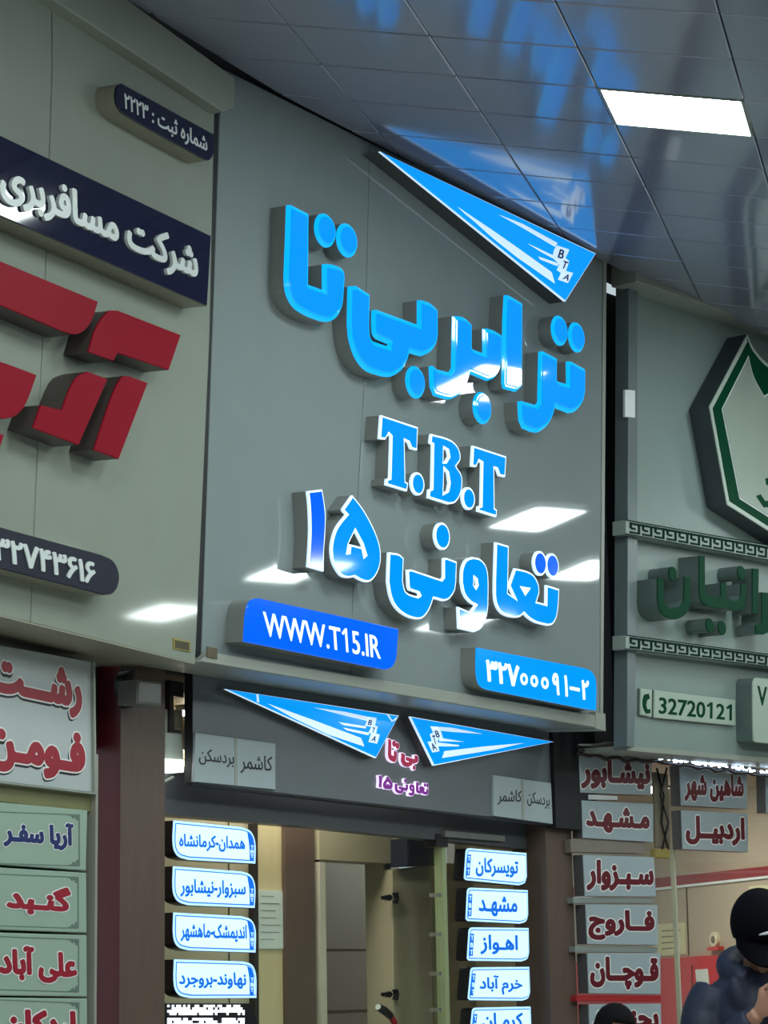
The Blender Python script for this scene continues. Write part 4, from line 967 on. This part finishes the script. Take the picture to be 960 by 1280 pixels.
a0 = LLP.loc(-200, 1000, -0.02)[0]; a1 = LLP.loc(121, 1000, -0.02)[0]
lt2.data = prism(loops_of(LLP, [[(-200, 956), (121, 993.5), (121, 1016), (-200, 978)]], -0.02), [(0, -0.1), (0, -0.02)]); lt2.data.materials.append(mat('olive_rail', rgb(118, 118, 78), 0.45))
a1 = LLP.loc(117, 1150, -0.02)[0]
ce = wallbox('trim_16', LLP, LLP.loc(118.5, 1150)[0], LLP.loc(121.5, 1150)[0], 0.0, 2.3, -0.12, 0.0, mat('bright_edge_trim', rgb(150, 150, 140), 0.3))

# ================================================================== RIGHT LOWER SHOP FRONT
R56 = crop(690, 880, 5.647); R56b = crop(690, 1080, 5.647); R73 = crop(830, 930, 7.385)
M_rface = mat('pale_lit_sign', rgb(160, 174, 180), 0.35, vary=0.05)
M_rred = mat('dark_red_ink', rgb(96, 8, 28), 0.4)
def citybox(label, q, w, tq, group, m=M_rface, ol=0.1, rail=None):
    t = thing('city_sign', label, 'sign', RBX, q[0][0], q[0][1], 0.06, group)
    part(t, 'box', RBX, [q], 0.0, 0.055, mat('grey_sign_side', rgb(84, 84, 86), 0.4), off=0.06)
    f = part(t, 'face', RBX, [q], 0.055, 0.06, m, 0.001)
    if w: write(t, 'word', RBX, w, *tq, 0.06, M_rred, 0.056, 0.002, outline=ol, om=M_white, parent=f)
    if rail: part(t, 'rail', RBX, [rail[0]], 0.0, 0.05, rail[1], 0.001)
g = 'red lettered city signs left of the right shop window'
M_railb = mat('beige_rail', rgb(126, 118, 108), 0.5); M_railr = mat('red_rail', rgb(170, 40, 44), 0.4)
px = lambda *p: list(p)
citybox('topmost red lettered city sign beside the right column', R56([(190, 335), (705, 362), (700, 645), (200, 625)]), 'نیشـابور', R56([(205, 596), (692, 612), (205, 378)]), g, rail=([(709, 991.5), (772, 995), (772, 1000), (709, 999)], M_white))
citybox('second red lettered city sign from the top beside the right column', R56([(210, 680), (715, 705), (715, 975), (220, 945)]), 'مـشـهـد', R56([(240, 902), (688, 922), (240, 715)]), g, rail=([(713, 1049), (806, 1053.5), (806, 1067), (714, 1065)], M_railb))
citybox('third red lettered city sign from the top beside the right column', [(729, 1068.5), (817.5, 1071.5), (820.2, 1121), (731.6, 1119.8)], 'سـبـزوار', [(733, 1113), (817, 1114.5), (733, 1074)], g, rail=([(716, 1122), (818, 1123.5), (818, 1129), (717, 1129)], M_pale))
citybox('fourth red lettered city sign from the top beside the right column', R56b([(238, 285), (745, 290), (750, 575), (252, 565)]), 'فــاروج', R56b([(256, 535), (724, 542), (256, 315)]), g, rail=([(719, 1183), (822, 1184), (822, 1190.5), (719, 1190)], M_pale))
citybox('fifth red lettered city sign from the top beside the right column', R56b([(250, 630), (765, 628), (768, 920), (262, 912)]), 'قـوچــان', R56b([(268, 885), (752, 888), (268, 650)]), g, rail=([(721, 1244), (826, 1245), (826, 1252), (721, 1251.5)], M_railr))
citybox('lowest red lettered city sign beside the right column, partly behind a dark head', R56b([(262, 990), (770, 985), (775, 1290), (270, 1290)]), 'بجنـورد', R56b([(285, 1215), (752, 1215), (285, 1030)]), g)
g2 = 'red lettered city signs hung in the right shop window'
citybox('red lettered city sign under the LED rope in the right window', R73([(145, 195), (770, 245), (770, 600), (160, 565)]), 'شاهین شهر', R73([(188, 528), (735, 542), (188, 258)]), g2)
citybox('red lettered city sign hanging lowest in the right window', R73([(160, 612), (775, 642), (775, 998), (175, 970)]), 'اردبیــل', R73([(200, 925), (745, 942), (200, 655)]), g2)
citybox('pale sign edge at the right border of the photo under the LED rope', [(957.5, 967), (1030, 974), (1030, 1022), (958.5, 1016)], '', None, g2)
# LED rope along the lower edge of the right board
rope = thing('led_rope', 'black cable with sparkling white LEDs along the lower edge of the right board', 'light string', RBX, 790, 940, 0.1)
_, ra, rb_ = ORG[rope.name]
P_ = RBX
pts = []
for k in range(40):
    x = 722 + k * 7.6; y = 934 + (x - 722) * 0.128 + math.sin(k * 1.7) * 1.0 + (2.5 if x < 800 else 0)
    a, b = P_.loc(x, y, 0.1); pts.append((a - ra, b - rb_, 0.1 + 0.004 * math.sin(k)))
tube('cable', pts, 0.007, M_black, rope, 8)
tube('cable', [(p[0], p[1] - 0.020 + 0.006 * math.sin(i * 2.1), p[2] - 0.012) for i, p in enumerate(pts)], 0.009, M_black, rope, 8)
bm = bmesh.new()
for k in range(120):
    x = 800 + k * 1.9; y = 934 + (x - 722) * 0.128 + 0.6 + random.uniform(-1.6, 1.6)
    a, b = P_.loc(x, y, 0.11); s = random.choice((0.0, 0.004, 0.004, 0.0065))
    if s: boxbm(bm, a - ra - s * 1.5, a - ra + s * 1.5, b - rb_ - s, b - rb_ + s, 0.107, 0.114)
me = bpy.data.meshes.new('m'); bm.to_mesh(me); bm.free()
tag(link('led_chips', me, mat('cold_led', rgb(220, 235, 255), 0.3, emit=(0.62, 0.8, 1.0, 1), power=7.0), rope), kind='stuff')
cl = thing('cloth_wrap', 'grey crumpled wrap tied over the cable end at the left of the LED rope', 'wrap', RBX, 782, 935, 0.12)
bm = bmesh.new(); bmesh.ops.create_icosphere(bm, subdivisions=3, radius=1.0)
for v in bm.verts:
    n = 1 + 0.28 * math.sin(v.co.x * 7 + v.co.z * 3) * math.cos(v.co.y * 6 + 1)
    v.co = Vector((v.co.x * 0.042 * n, v.co.y * 0.030 * n, v.co.z * 0.03 * n))
me = bpy.data.meshes.new('m'); bm.to_mesh(me); bm.free()
for p in me.polygons: p.use_smooth = True
o = link('knot', me, mat('grey_cloth', rgb(138, 140, 134), 0.7), cl); o.location = (0, 0.0, 0.12)
q = [(P_.loc(x, y, 0.11)) for x, y in ((778, 934), (760, 929), (742, 932), (722, 931))]
tube('tail', [(a - ORG[cl.name][1], b - ORG[cl.name][2], 0.115) for a, b in q], [0.012, 0.007, 0.009, 0.004], mat('grey_cloth', rgb(138, 140, 134)), cl)

# glass and inside of the right shop
ra0, ra1 = RGL.loc(716, 1150)[0], RGL.loc(1150, 1150)[0]
rzt = RGL.at(860, 960)[2]
w3 = wallbox('window_2', RGL, ra0, ra1, 0.02, rzt, -0.006, 0.006, M_glass)
am = RGL.loc(842, 1100)[0]
o = wallbox('glass_edge', RGL, am - 0.006, am + 0.006, 0.02, RGL.at(842, 1055)[2], -0.012, 0.012, mat('bright_glass_edge', rgb(190, 190, 170), 0.3), kind=None); o.parent = w3; o.matrix_world = RGL.mat(0, 0)
RIN = Plane(CAM + ray(890, 1150) * 13.6, hdir(-610) * -1.0)
RIN = Plane(RIN.O, -hdir(-610)) if (RIN.n @ (CAM - RIN.O)) < 0 else RIN
if RIN.n @ (CAM - RIN.O) < 0: RIN = Plane(RIN.O, hdir(-610))
M_rwall = mat('beige_painted_wall', rgb(180, 162, 142), 0.6, vary=0.05)
M_rredw = mat('red_painted_panel', rgb(196, 24, 22), 0.35, vary=0.05)
x0, x1 = sorted((RIN.loc(560, 1150)[0], RIN.loc(1180, 1150)[0]))
wr = wallbox('wall_shop_right', RIN, x0, x1, 0.0, 3.2, -0.1, 0.0, M_rwall)
def onr(name, loop, z0, z1, m, parent=wr, bevel=0.0):
    L = loops_of(RIN, [loop], z1)
    o = link(name, prism(L, [(0, z0), (0, z1)]), m, parent); o.matrix_world = RIN.mat(0, 0); return o
onr('red_stripe', [(700, 1111), (960, 1082.5), (1150, 1062), (1150, 1074), (960, 1094.5), (700, 1123)], 0.0, 0.012, mat('maroon_stripe', rgb(140, 26, 30), 0.4))
onr('stripe_edge', [(700, 1123), (960, 1094.5), (1150, 1074), (1150, 1077), (960, 1097.5), (700, 1126)], 0.0, 0.016, M_white)
rd = onr('red_dado', [(700, 1203), (820, 1198), (960, 1191), (1150, 1182), (1150, 1500), (700, 1500)], 0.0, 0.03, M_rredw)
for x in (864, 848):
    onr('dado_joint', [(x, 1206), (x + 1.2, 1206), (x + 3.2, 1400), (x + 2, 1400)], 0.03, 0.033, mat('dark_red_joint', rgb(120, 14, 16), 0.5), rd)
onr('wall_joint', [(857, 1107), (858, 1107), (861, 1194), (860, 1194)], 0.0, 0.004, mat('joint', rgb(70, 64, 52)))
n1 = thing('notice', 'cream handwritten notice on the wall behind the fourth red lettered city sign', 'notice', RIN, 840, 1180)
def onn(T, name, loop, z0, z1, m): return part(T, name, RIN, [loop], z0, z1, m)
onn(n1, 'sheet', [(815, 1156), (855.5, 1153), (857, 1193), (817, 1196)], 0.0, 0.006, mat('cream_paper', rgb(212, 204, 164), 0.7))
for r in range(4): onn(n1, 'ink_line', [(827, 1163 + r * 7.5), (850 - r * 3, 1161.8 + r * 7.5), (850 - r * 3, 1163.2 + r * 7.5), (827, 1164.4 + r * 7.5)], 0.006, 0.008, mat('faded_ink', rgb(130, 124, 100), 0.6))
n2 = thing('notice', 'cream paper sheet on the wall above the man in the black cap', 'notice', RIN, 948, 1110)
onn(n2, 'sheet', [(936, 1108), (1005, 1103), (1006, 1140), (938, 1144)], 0.0, 0.006, mat('cream_paper', rgb(212, 204, 164)))
onn(n2, 'ink_line', [(940, 1114), (985, 1111), (985, 1112.4), (940, 1115.4)], 0.006, 0.008, mat('faded_ink', rgb(130, 124, 100)))
n3 = thing('notice', 'white upright sheet against the red panel beside the man', 'notice', RIN, 873, 1215)
onn(n3, 'sheet', [(869, 1212), (884, 1211), (889, 1256), (873, 1257)], 0.03, 0.036, M_paper)
dl = thing('wall_dial', 'round white dial with a red base on the beige wall beside the man', 'dial', RIN, 891, 1175)
raw(dl, 'ring', [circ(RIN, 890.5, 1174.5, 9.5, 0.03)], 0.0, 0.03, mat('cream_plastic', rgb(220, 208, 176), 0.4), 0.006)
raw(dl, 'core', [circ(RIN, 890.5, 1174.5, 4.6, 0.034)], 0.028, 0.034, mat('dark_dial', rgb(110, 96, 72), 0.4), 0.002)
onn(dl, 'red_base', [(884, 1184), (897.5, 1183), (897.5, 1187.5), (884, 1188.5)], 0.0, 0.04, M_rredw)
cb = thing('cable_conduit', 'bundle of wrapped cables and a small brass box between the two sign columns', 'cable', RBX, 826, 1010)
for k, xs in enumerate(((823, 832, 829, 838), (834, 826, 836, 828))):
    ps = [P_.loc(x, 960 + i * 34, 0.03) for i, x in enumerate(xs)]
    tube('wire', [(a - ORG[cb.name][1], b - ORG[cb.name][2], 0.02 + 0.008 * k) for a, b in ps], 0.005, M_black, cb, 6)
part(cb, 'backing_strip', RBX, [[(817, 965), (835, 968), (838, 1060), (820, 1060)]], 0.0, 0.012, mat('tan_strip', rgb(120, 110, 92), 0.6), 0.002)
part(cb, 'brass_box', RBX, [[(819.5, 1061), (838, 1062), (838, 1073), (819.5, 1072)]], 0.0, 0.03, mat('brass_plate', rgb(150, 136, 70)), 0.003)
# enclosure and lights of the right shop
wallbox('ceiling_shop', RV, -0.6, 3.0, 2.6, 2.66, -3.8, -0.4, M_rwall)
t = thing('ceiling_light', 'white shop light hidden above the right shop window', 'ceiling light', RV, 900, 900)
t.matrix_world = RV.mat(1.2, 2.585 - RV.O[2], -1.5)
link('diffuser', boxmesh(-0.6, 0.6, -0.02, 0.0, -0.15, 0.15), mat('white_diffuser', rgb(240, 240, 235), 0.5, emit=(1, 0.97, 0.9, 1), power=24.0), t)
link('housing', boxmesh(-0.62, 0.62, 0.001, 0.014, -0.17, 0.17), M_trim, t)

# ================================================================== PEOPLE
M_skin = mat('skin', rgb(176, 128, 104), 0.5, vary=0.06, scale=12)
def ell(bm, c, r, rot=None, u=16, v=10):
    s = bmesh.ops.create_uvsphere(bm, u_segments=u, v_segments=v, radius=1.0)
    M = Matrix.Translation(c) @ (rot or Matrix()) @ Matrix.Diagonal((r[0], r[1], r[2], 1))
    bmesh.ops.transform(bm, matrix=M, verts=s['verts'])
def rings(bm, secs, n=24):
    R = [[bm.verts.new((x + rx * math.cos(2 * math.pi * k / n), y + ry * math.sin(2 * math.pi * k / n), z)) for k in range(n)] for (x, y, z, rx, ry) in secs]
    for a, b in zip(R, R[1:]):
        for k in range(n): bm.faces.new((a[k], a[(k + 1) % n], b[(k + 1) % n], b[k]))
    bm.faces.new(list(reversed(R[0]))); bm.faces.new(R[-1])
def fuse(name, bm, voxel, m, parent, sm=3):
    bmesh.ops.recalc_face_normals(bm, faces=bm.faces[:])
    me = bpy.data.meshes.new('m'); bm.to_mesh(me); bm.free()
    o = bpy.data.objects.new('t', me); COL.objects.link(o)
    r = o.modifiers.new('r', 'REMESH'); r.mode = 'VOXEL'; r.voxel_size = voxel; r.use_smooth_shade = True
    s = o.modifiers.new('s', 'SMOOTH'); s.factor = 0.5; s.iterations = sm
    bpy.context.view_layer.update()
    me2 = bpy.data.meshes.new_from_object(o.evaluated_get(bpy.context.evaluated_depsgraph_get()))
    bpy.data.objects.remove(o)
    for p in me2.polygons: p.use_smooth = True
    return link(name, me2, m, parent)
def person(label, loc, rot, scale, cap, jacket, trousers, hold, bow):
    T = bpy.data.objects.new('person', None); COL.objects.link(T)
    T.location = loc; T.rotation_euler = (0, 0, rot); T.scale = (scale,) * 3
    tag(T, label, 'person')
    HR = Matrix.Rotation(math.radians(bow), 4, 'X'); hc = Vector((0, -0.055 - 0.0008 * bow, 1.675))
    h = lambda x, y, z: hc + (HR @ Vector((x, y, z)))
    bm = bmesh.new()
    rings(bm, [(0, 0.01, .86, .16, .115), (0, 0, .98, .165, .115), (0, 0, 1.12, .145, .105), (0, 0.01, 1.3, .17, .115), (0, 0.01, 1.42, .175, .105), (0, 0, 1.5, .12, .075), (0, -0.01, 1.54, .07, .06)])
    tubebm(bm, [(0, 0, 1.48), (0, -.03, 1.56), tuple(h(0, .01, -.06))], [.065, .055, .055])
    ell(bm, h(0, .005, .02), (.077, .097, .108), HR); ell(bm, h(0, -.028, -.062), (.056, .062, .055), HR)       # skull, jaw
    ell(bm, h(0, -.088, -.098), (.02, .016, .018), HR); tubebm(bm, [tuple(h(0, -.088, .012)), tuple(h(0, -.112, -.032)), tuple(h(0, -.09, -.042))], [.009, .017, .011])
    for s in (-1, 1):
        ell(bm, h(s * .078, .012, -.012), (.010, .02, .032), HR)                                                 # ears
        tubebm(bm, [(s * .085, 0, .92), (s * .1, -.015, .5), (s * .1, .02, .09)], [.088, .058, .04], 14)
        ell(bm, (s * .1, -.045, .045), (.042, .115, .04))
        if hold: S, E, Wp = Vector((s * .18, .01, 1.44)), Vector((s * .222, -.06, 1.19)), Vector((s * .07, -.275, 1.385))
        else: S, E, Wp = Vector((s * .19, .01, 1.45)), Vector((s * .235, .03, 1.15)), Vector((s * .22, -.06, .92))
        tubebm(bm, [tuple(S), tuple(E), tuple(Wp)], [.052, .043, .028], 14)
        d = (Wp - E).normalized() if not hold else Vector((-s * .45, -.35, .55)).normalized()
        side = Vector((0, -1, .3)).normalized() if not hold else Vector((-s * .3, -.6, -.6)).normalized()
        pc = Wp + d * .045
        ax2 = d.cross(side).normalized()
        Rm = Matrix((tuple(side), tuple(ax2), tuple(d))).transposed().to_4x4()
        ell(bm, pc, (.042, .018, .052), Rm, 12, 8)
        curl = -s * ax2 if hold else ax2 * s
        if hold: curl = Vector((-s, -.15, .25)).normalized()
        for k, (ln, off) in enumerate(((.070, -.030), (.078, -.010), (.073, .010), (.056, .029))):
            b0 = pc + d * .045 + side * off
            b1 = b0 + (d * .75 + curl * .35).normalized() * ln * .5; b2 = b1 + (d * .25 + curl * .8).normalized() * ln * .32; b3 = b2 + (curl - d * .25).normalized() * ln * .25
            tubebm(bm, [tuple(b0 - d * .02), tuple(b0), tuple(b1), tuple(b2), tuple(b3)], [.009, .0095, .0088, .008, .0065], 8)
        t0 = pc - side * .03 - d * .01; t1 = t0 - side * .028 + d * .03; t2 = t1 + d * .03 + curl * .02
        tubebm(bm, [tuple(pc), tuple(t0), tuple(t1), tuple(t2)], [.014, .012, .0105, .008], 8)
    fuse('body', bm, 0.0062, M_skin, T, 2)
    for s in (-1, 1):
        bm = bmesh.new(); ell(bm, h(s * .032, -.083, .012), (.014, .010, .010), HR, 10, 8); me = bpy.data.meshes.new('m'); bm.to_mesh(me); bm.free()
        link('eye', me, mat('eye', rgb(40, 32, 30), 0.2), T)
        bm = bmesh.new(); tubebm(bm, [tuple(h(s * .015, -.094, .032)), tuple(h(s * .034, -.090, .038)), tuple(h(s * .052, -.078, .032))], [.003, .005, .003], 6); me = bpy.data.meshes.new('m'); bm.to_mesh(me); bm.free()
        link('eyebrow', me, mat('dark_hair', rgb(20, 18, 20), 0.8, spec=0.12), T)
    bm = bmesh.new(); tubebm(bm, [tuple(h(-.024, -.090, -.066)), tuple(h(0, -.099, -.064)), tuple(h(.024, -.090, -.066))], [.003, .007, .003], 8); me = bpy.data.meshes.new('m'); bm.to_mesh(me); bm.free()
    link('mouth', me, mat('lips', rgb(140, 82, 74), 0.5), T)
    # hair
    bm = bmesh.new(); ell(bm, h(0, .014, .03), (.087, .104, .112), HR, 24, 16)
    geo = [v for v in bm.verts if (HR.inverted() @ (v.co - hc)).z < (-.02 if (HR.inverted() @ (v.co - hc)).y > .0 else .045) - max(0, (HR.inverted() @ (v.co - hc)).y) * .6]
    bmesh.ops.delete(bm, geom=geo, context='VERTS')
    for v in bm.verts: v.co += (v.co - hc).normalized() * random.uniform(-.0015, .003)
    me = bpy.data.meshes.new('m'); bm.to_mesh(me); bm.free()
    for p in me.polygons: p.use_smooth = True
    o = link('hair', me, mat('dark_hair', rgb(24, 22, 24), 0.7), T); s = o.modifiers.new('thick', 'SOLIDIFY'); s.thickness = .006
    if cap:
        bm = bmesh.new(); ell(bm, h(0, .012, .035), (.108, .128, .128), HR, 28, 18)
        geo = [v for v in bm.verts if (HR.inverted() @ (v.co - hc)).z < -.035 + .55 * max(0, -(HR.inverted() @ (v.co - hc)).y)]
        bmesh.ops.delete(bm, geom=geo, context='VERTS'); me = bpy.data.meshes.new('m'); bm.to_mesh(me); bm.free()
        for p in me.polygons: p.use_smooth = True
        M_cap = mat('black_cap_cloth', rgb(12, 12, 18), 0.9, vary=0.15, scale=40, spec=0.08)
        cp = link('cap', me, M_cap, T); s = cp.modifiers.new('thick', 'SOLIDIFY'); s.thickness = .008
        bm = bmesh.new(); n = 14; up, lo = [], []
        for k in range(n + 1):
            a = math.pi * (0.06 + 0.88 * k / n); x, y = math.cos(a), -math.sin(a)
            for lst, z in ((up, .004), (lo, -.004)):
                lst.append((bm.verts.new(h(x * .100, .012 + y * .112, .024 + z)), bm.verts.new(h(x * .094, .0 + y * .205, -.012 + z - .02 * abs(x)))))
        for k in range(n):
            bm.faces.new((up[k][0], up[k][1], up[k + 1][1], up[k + 1][0])); bm.faces.new((lo[k][0], lo[k + 1][0], lo[k + 1][1], lo[k][1]))
            bm.faces.new((up[k][1], lo[k][1], lo[k + 1][1], up[k + 1][1])); bm.faces.new((up[k][0], up[k + 1][0], lo[k + 1][0], lo[k][0]))
        bmesh.ops.recalc_face_normals(bm, faces=bm.faces[:])
        me = bpy.data.meshes.new('m'); bm.to_mesh(me); bm.free(); link('brim', me, M_cap, cp)
        bm = bmesh.new(); tubebm(bm, [tuple(h(-.035, -.116, .066)), tuple(h(-.01, -.121, .075)), tuple(h(.016, -.119, .085))], [.003, .006, .003], 8); me = bpy.data.meshes.new('m'); bm.to_mesh(me); bm.free()
        link('cap_mark', me, mat('pale_thread', rgb(200, 204, 214), 0.5), cp)
    # jacket: padded, with a thick collar
    bm = bmesh.new(); secs = []
    for k in range(30):
        z = .80 + k * (1.535 - .80) / 29; t = k / 29
        rx = np.interp(z, [.8, 1.0, 1.2, 1.4, 1.48, 1.535], [.205, .205, .20, .205, .18, .105]); ry = np.interp(z, [.8, 1.0, 1.2, 1.4, 1.48, 1.535], [.165, .165, .17, .175, .15, .105])
        puff = 1 + .035 * abs(math.sin(k * math.pi / 4.0)); secs.append((0, .01, z, rx * puff, ry * puff))
    rings(bm, secs, 32)
    for s in (-1, 1):
        if hold: A = [(s * .15, .01, 1.46), (s * .205, 0, 1.38), (s * .222, -.03, 1.28), (s * .222, -.07, 1.19), (s * .195, -.13, 1.23), (s * .13 , -.21, 1.32), (s * .085 , -.25, 1.365)]
        else: A = [(s * .16, .01, 1.47), (s * .235, .01, 1.38), (s * .255, .02, 1.27), (s * .25, .03, 1.15), (s * .245, .0, 1.07), (s * .235, -.03, 1.0), (s * .225, -.05, .95)]
        P0 = []; Rr = []
        base = [.085, .084, .076, .072, .064, .055, .046]
        for k in range(25):
            f = k / 24 * 6; i = min(int(f), 5); u = f - i
            P0.append(tuple(Vector(A[i]).lerp(Vector(A[i + 1]), u))); Rr.append((base[i] * (1 - u) + base[i + 1] * u) * (1 + .07 * abs(math.sin(k * math.pi / 4))))
        tubebm(bm, P0, Rr, 16)
    if hold:      # hood lying round the neck
        for k in range(13):
            pass
        hp_ = [math.radians(-62 + k * (304 / 16)) for k in range(17)]
        tubebm(bm, [(math.cos(a) * .104, math.sin(a) * .10 - .005, 1.545 + .04 * math.sin(a)) for a in hp_], [.044 + .014 * max(0, math.sin(a)) for a in hp_], 12)
        for s in (-1, 1): ell(bm, Vector((s * .085, -.115, 1.43)), (.045, .04, .10), Matrix.Rotation(s * .35, 4, 'Y'), 12, 8)
    else:
        for k in range(14):
            a = k / 14 * 2 * math.pi; ell(bm, Vector((math.cos(a) * .075, math.sin(a) * .07 - .005, 1.53)), (.028, .028, .035), None, 8, 6)
    jk = fuse('jacket', bm, 0.010, jacket, T, 2)
    if hold:
        bm = bmesh.new(); tubebm(bm, [(0.0, -.165, 1.46), (0.0, -.190, 1.36), (0.0, -.180, 1.1), (0.0, -.172, .85)], [.006] * 4, 6); me = bpy.data.meshes.new('m'); bm.to_mesh(me); bm.free(); link('zip', me, M_black, jk)
    bm = bmesh.new()
    rings(bm, [(0, 0, .78, .17, .125), (0, 0, .9, .178, .13), (0, 0, .98, .17, .12)])
    for s in (-1, 1): tubebm(bm, [(s * .085, 0, .9), (s * .098, -.012, .5), (s * .1, .018, .07)], [.098, .075, .068], 16)
    fuse('trousers', bm, 0.012, trousers, T)
    for s in (-1, 1):
        bm = bmesh.new(); ell(bm, Vector((s * .1, -.05, .045)), (.05, .14, .045)); tubebm(bm, [(s * .1, .02, .04), (s * .1, .02, .11)], [.05, .046], 14)
        bmesh.ops.create_cube(bm, size=1.0, matrix=Matrix.Translation((s * .1, -.045, .012)) @ Matrix.Diagonal((.085, .25, .024, 1)))
        fuse('shoe', bm, 0.009, M_black, T)
    return T
def on_floor(px_, d):
    p = CAM + ray(px_, 1150) * d; return (float(p[0]), float(p[1]), 0.0)
man = person('man in a black cap and navy padded jacket looking down at a phone', on_floor(942, 8.5), math.radians(5), 1.0, True, mat('navy_padded_cloth', rgb(34, 40, 62), 0.6, vary=0.2, scale=8), mat('dark_trousers', rgb(34, 34, 40), 0.8), True, 34)
kid = person('dark-haired short person seen only by the top of the head before the red lettered signs', on_floor(750, 9.0), math.radians(75), 0.785, False, mat('grey_jacket_cloth', rgb(70, 70, 76), 0.8), mat('dark_trousers', rgb(34, 34, 40)), False, 10)
# the phone in the man's hands
ph = bpy.data.objects.new('phone', None); COL.objects.link(ph)
tag(ph, 'dark smartphone held in the hands of the man in the cap', 'phone')
Mw = Matrix.Translation(man.location) @ Matrix.Rotation(math.radians(5), 4, 'Z')
ph.matrix_world = Mw @ Matrix.Translation((.0, -.33, 1.455)) @ Matrix.Rotation(math.radians(-48), 4, 'X')
bm = bmesh.new(); bmesh.ops.create_cube(bm, size=1.0, matrix=Matrix.Diagonal((.078, .155, .009, 1))); bmesh.ops.bevel(bm, geom=bm.edges[:], offset=.003, segments=2, affect='EDGES')
me = bpy.data.meshes.new('m'); bm.to_mesh(me); bm.free(); link('case', me, M_black, ph)
link('screen', boxmesh(-.034, .034, -.072, .072, .0046, .0052), mat('dim_screen', rgb(60, 66, 76), 0.1, emit=(0.5, 0.6, 0.7, 1), power=0.25), ph)
link('camera_bump', boxmesh(-.03, -.008, .045, .07, -.0065, -.0046), M_dark, ph)
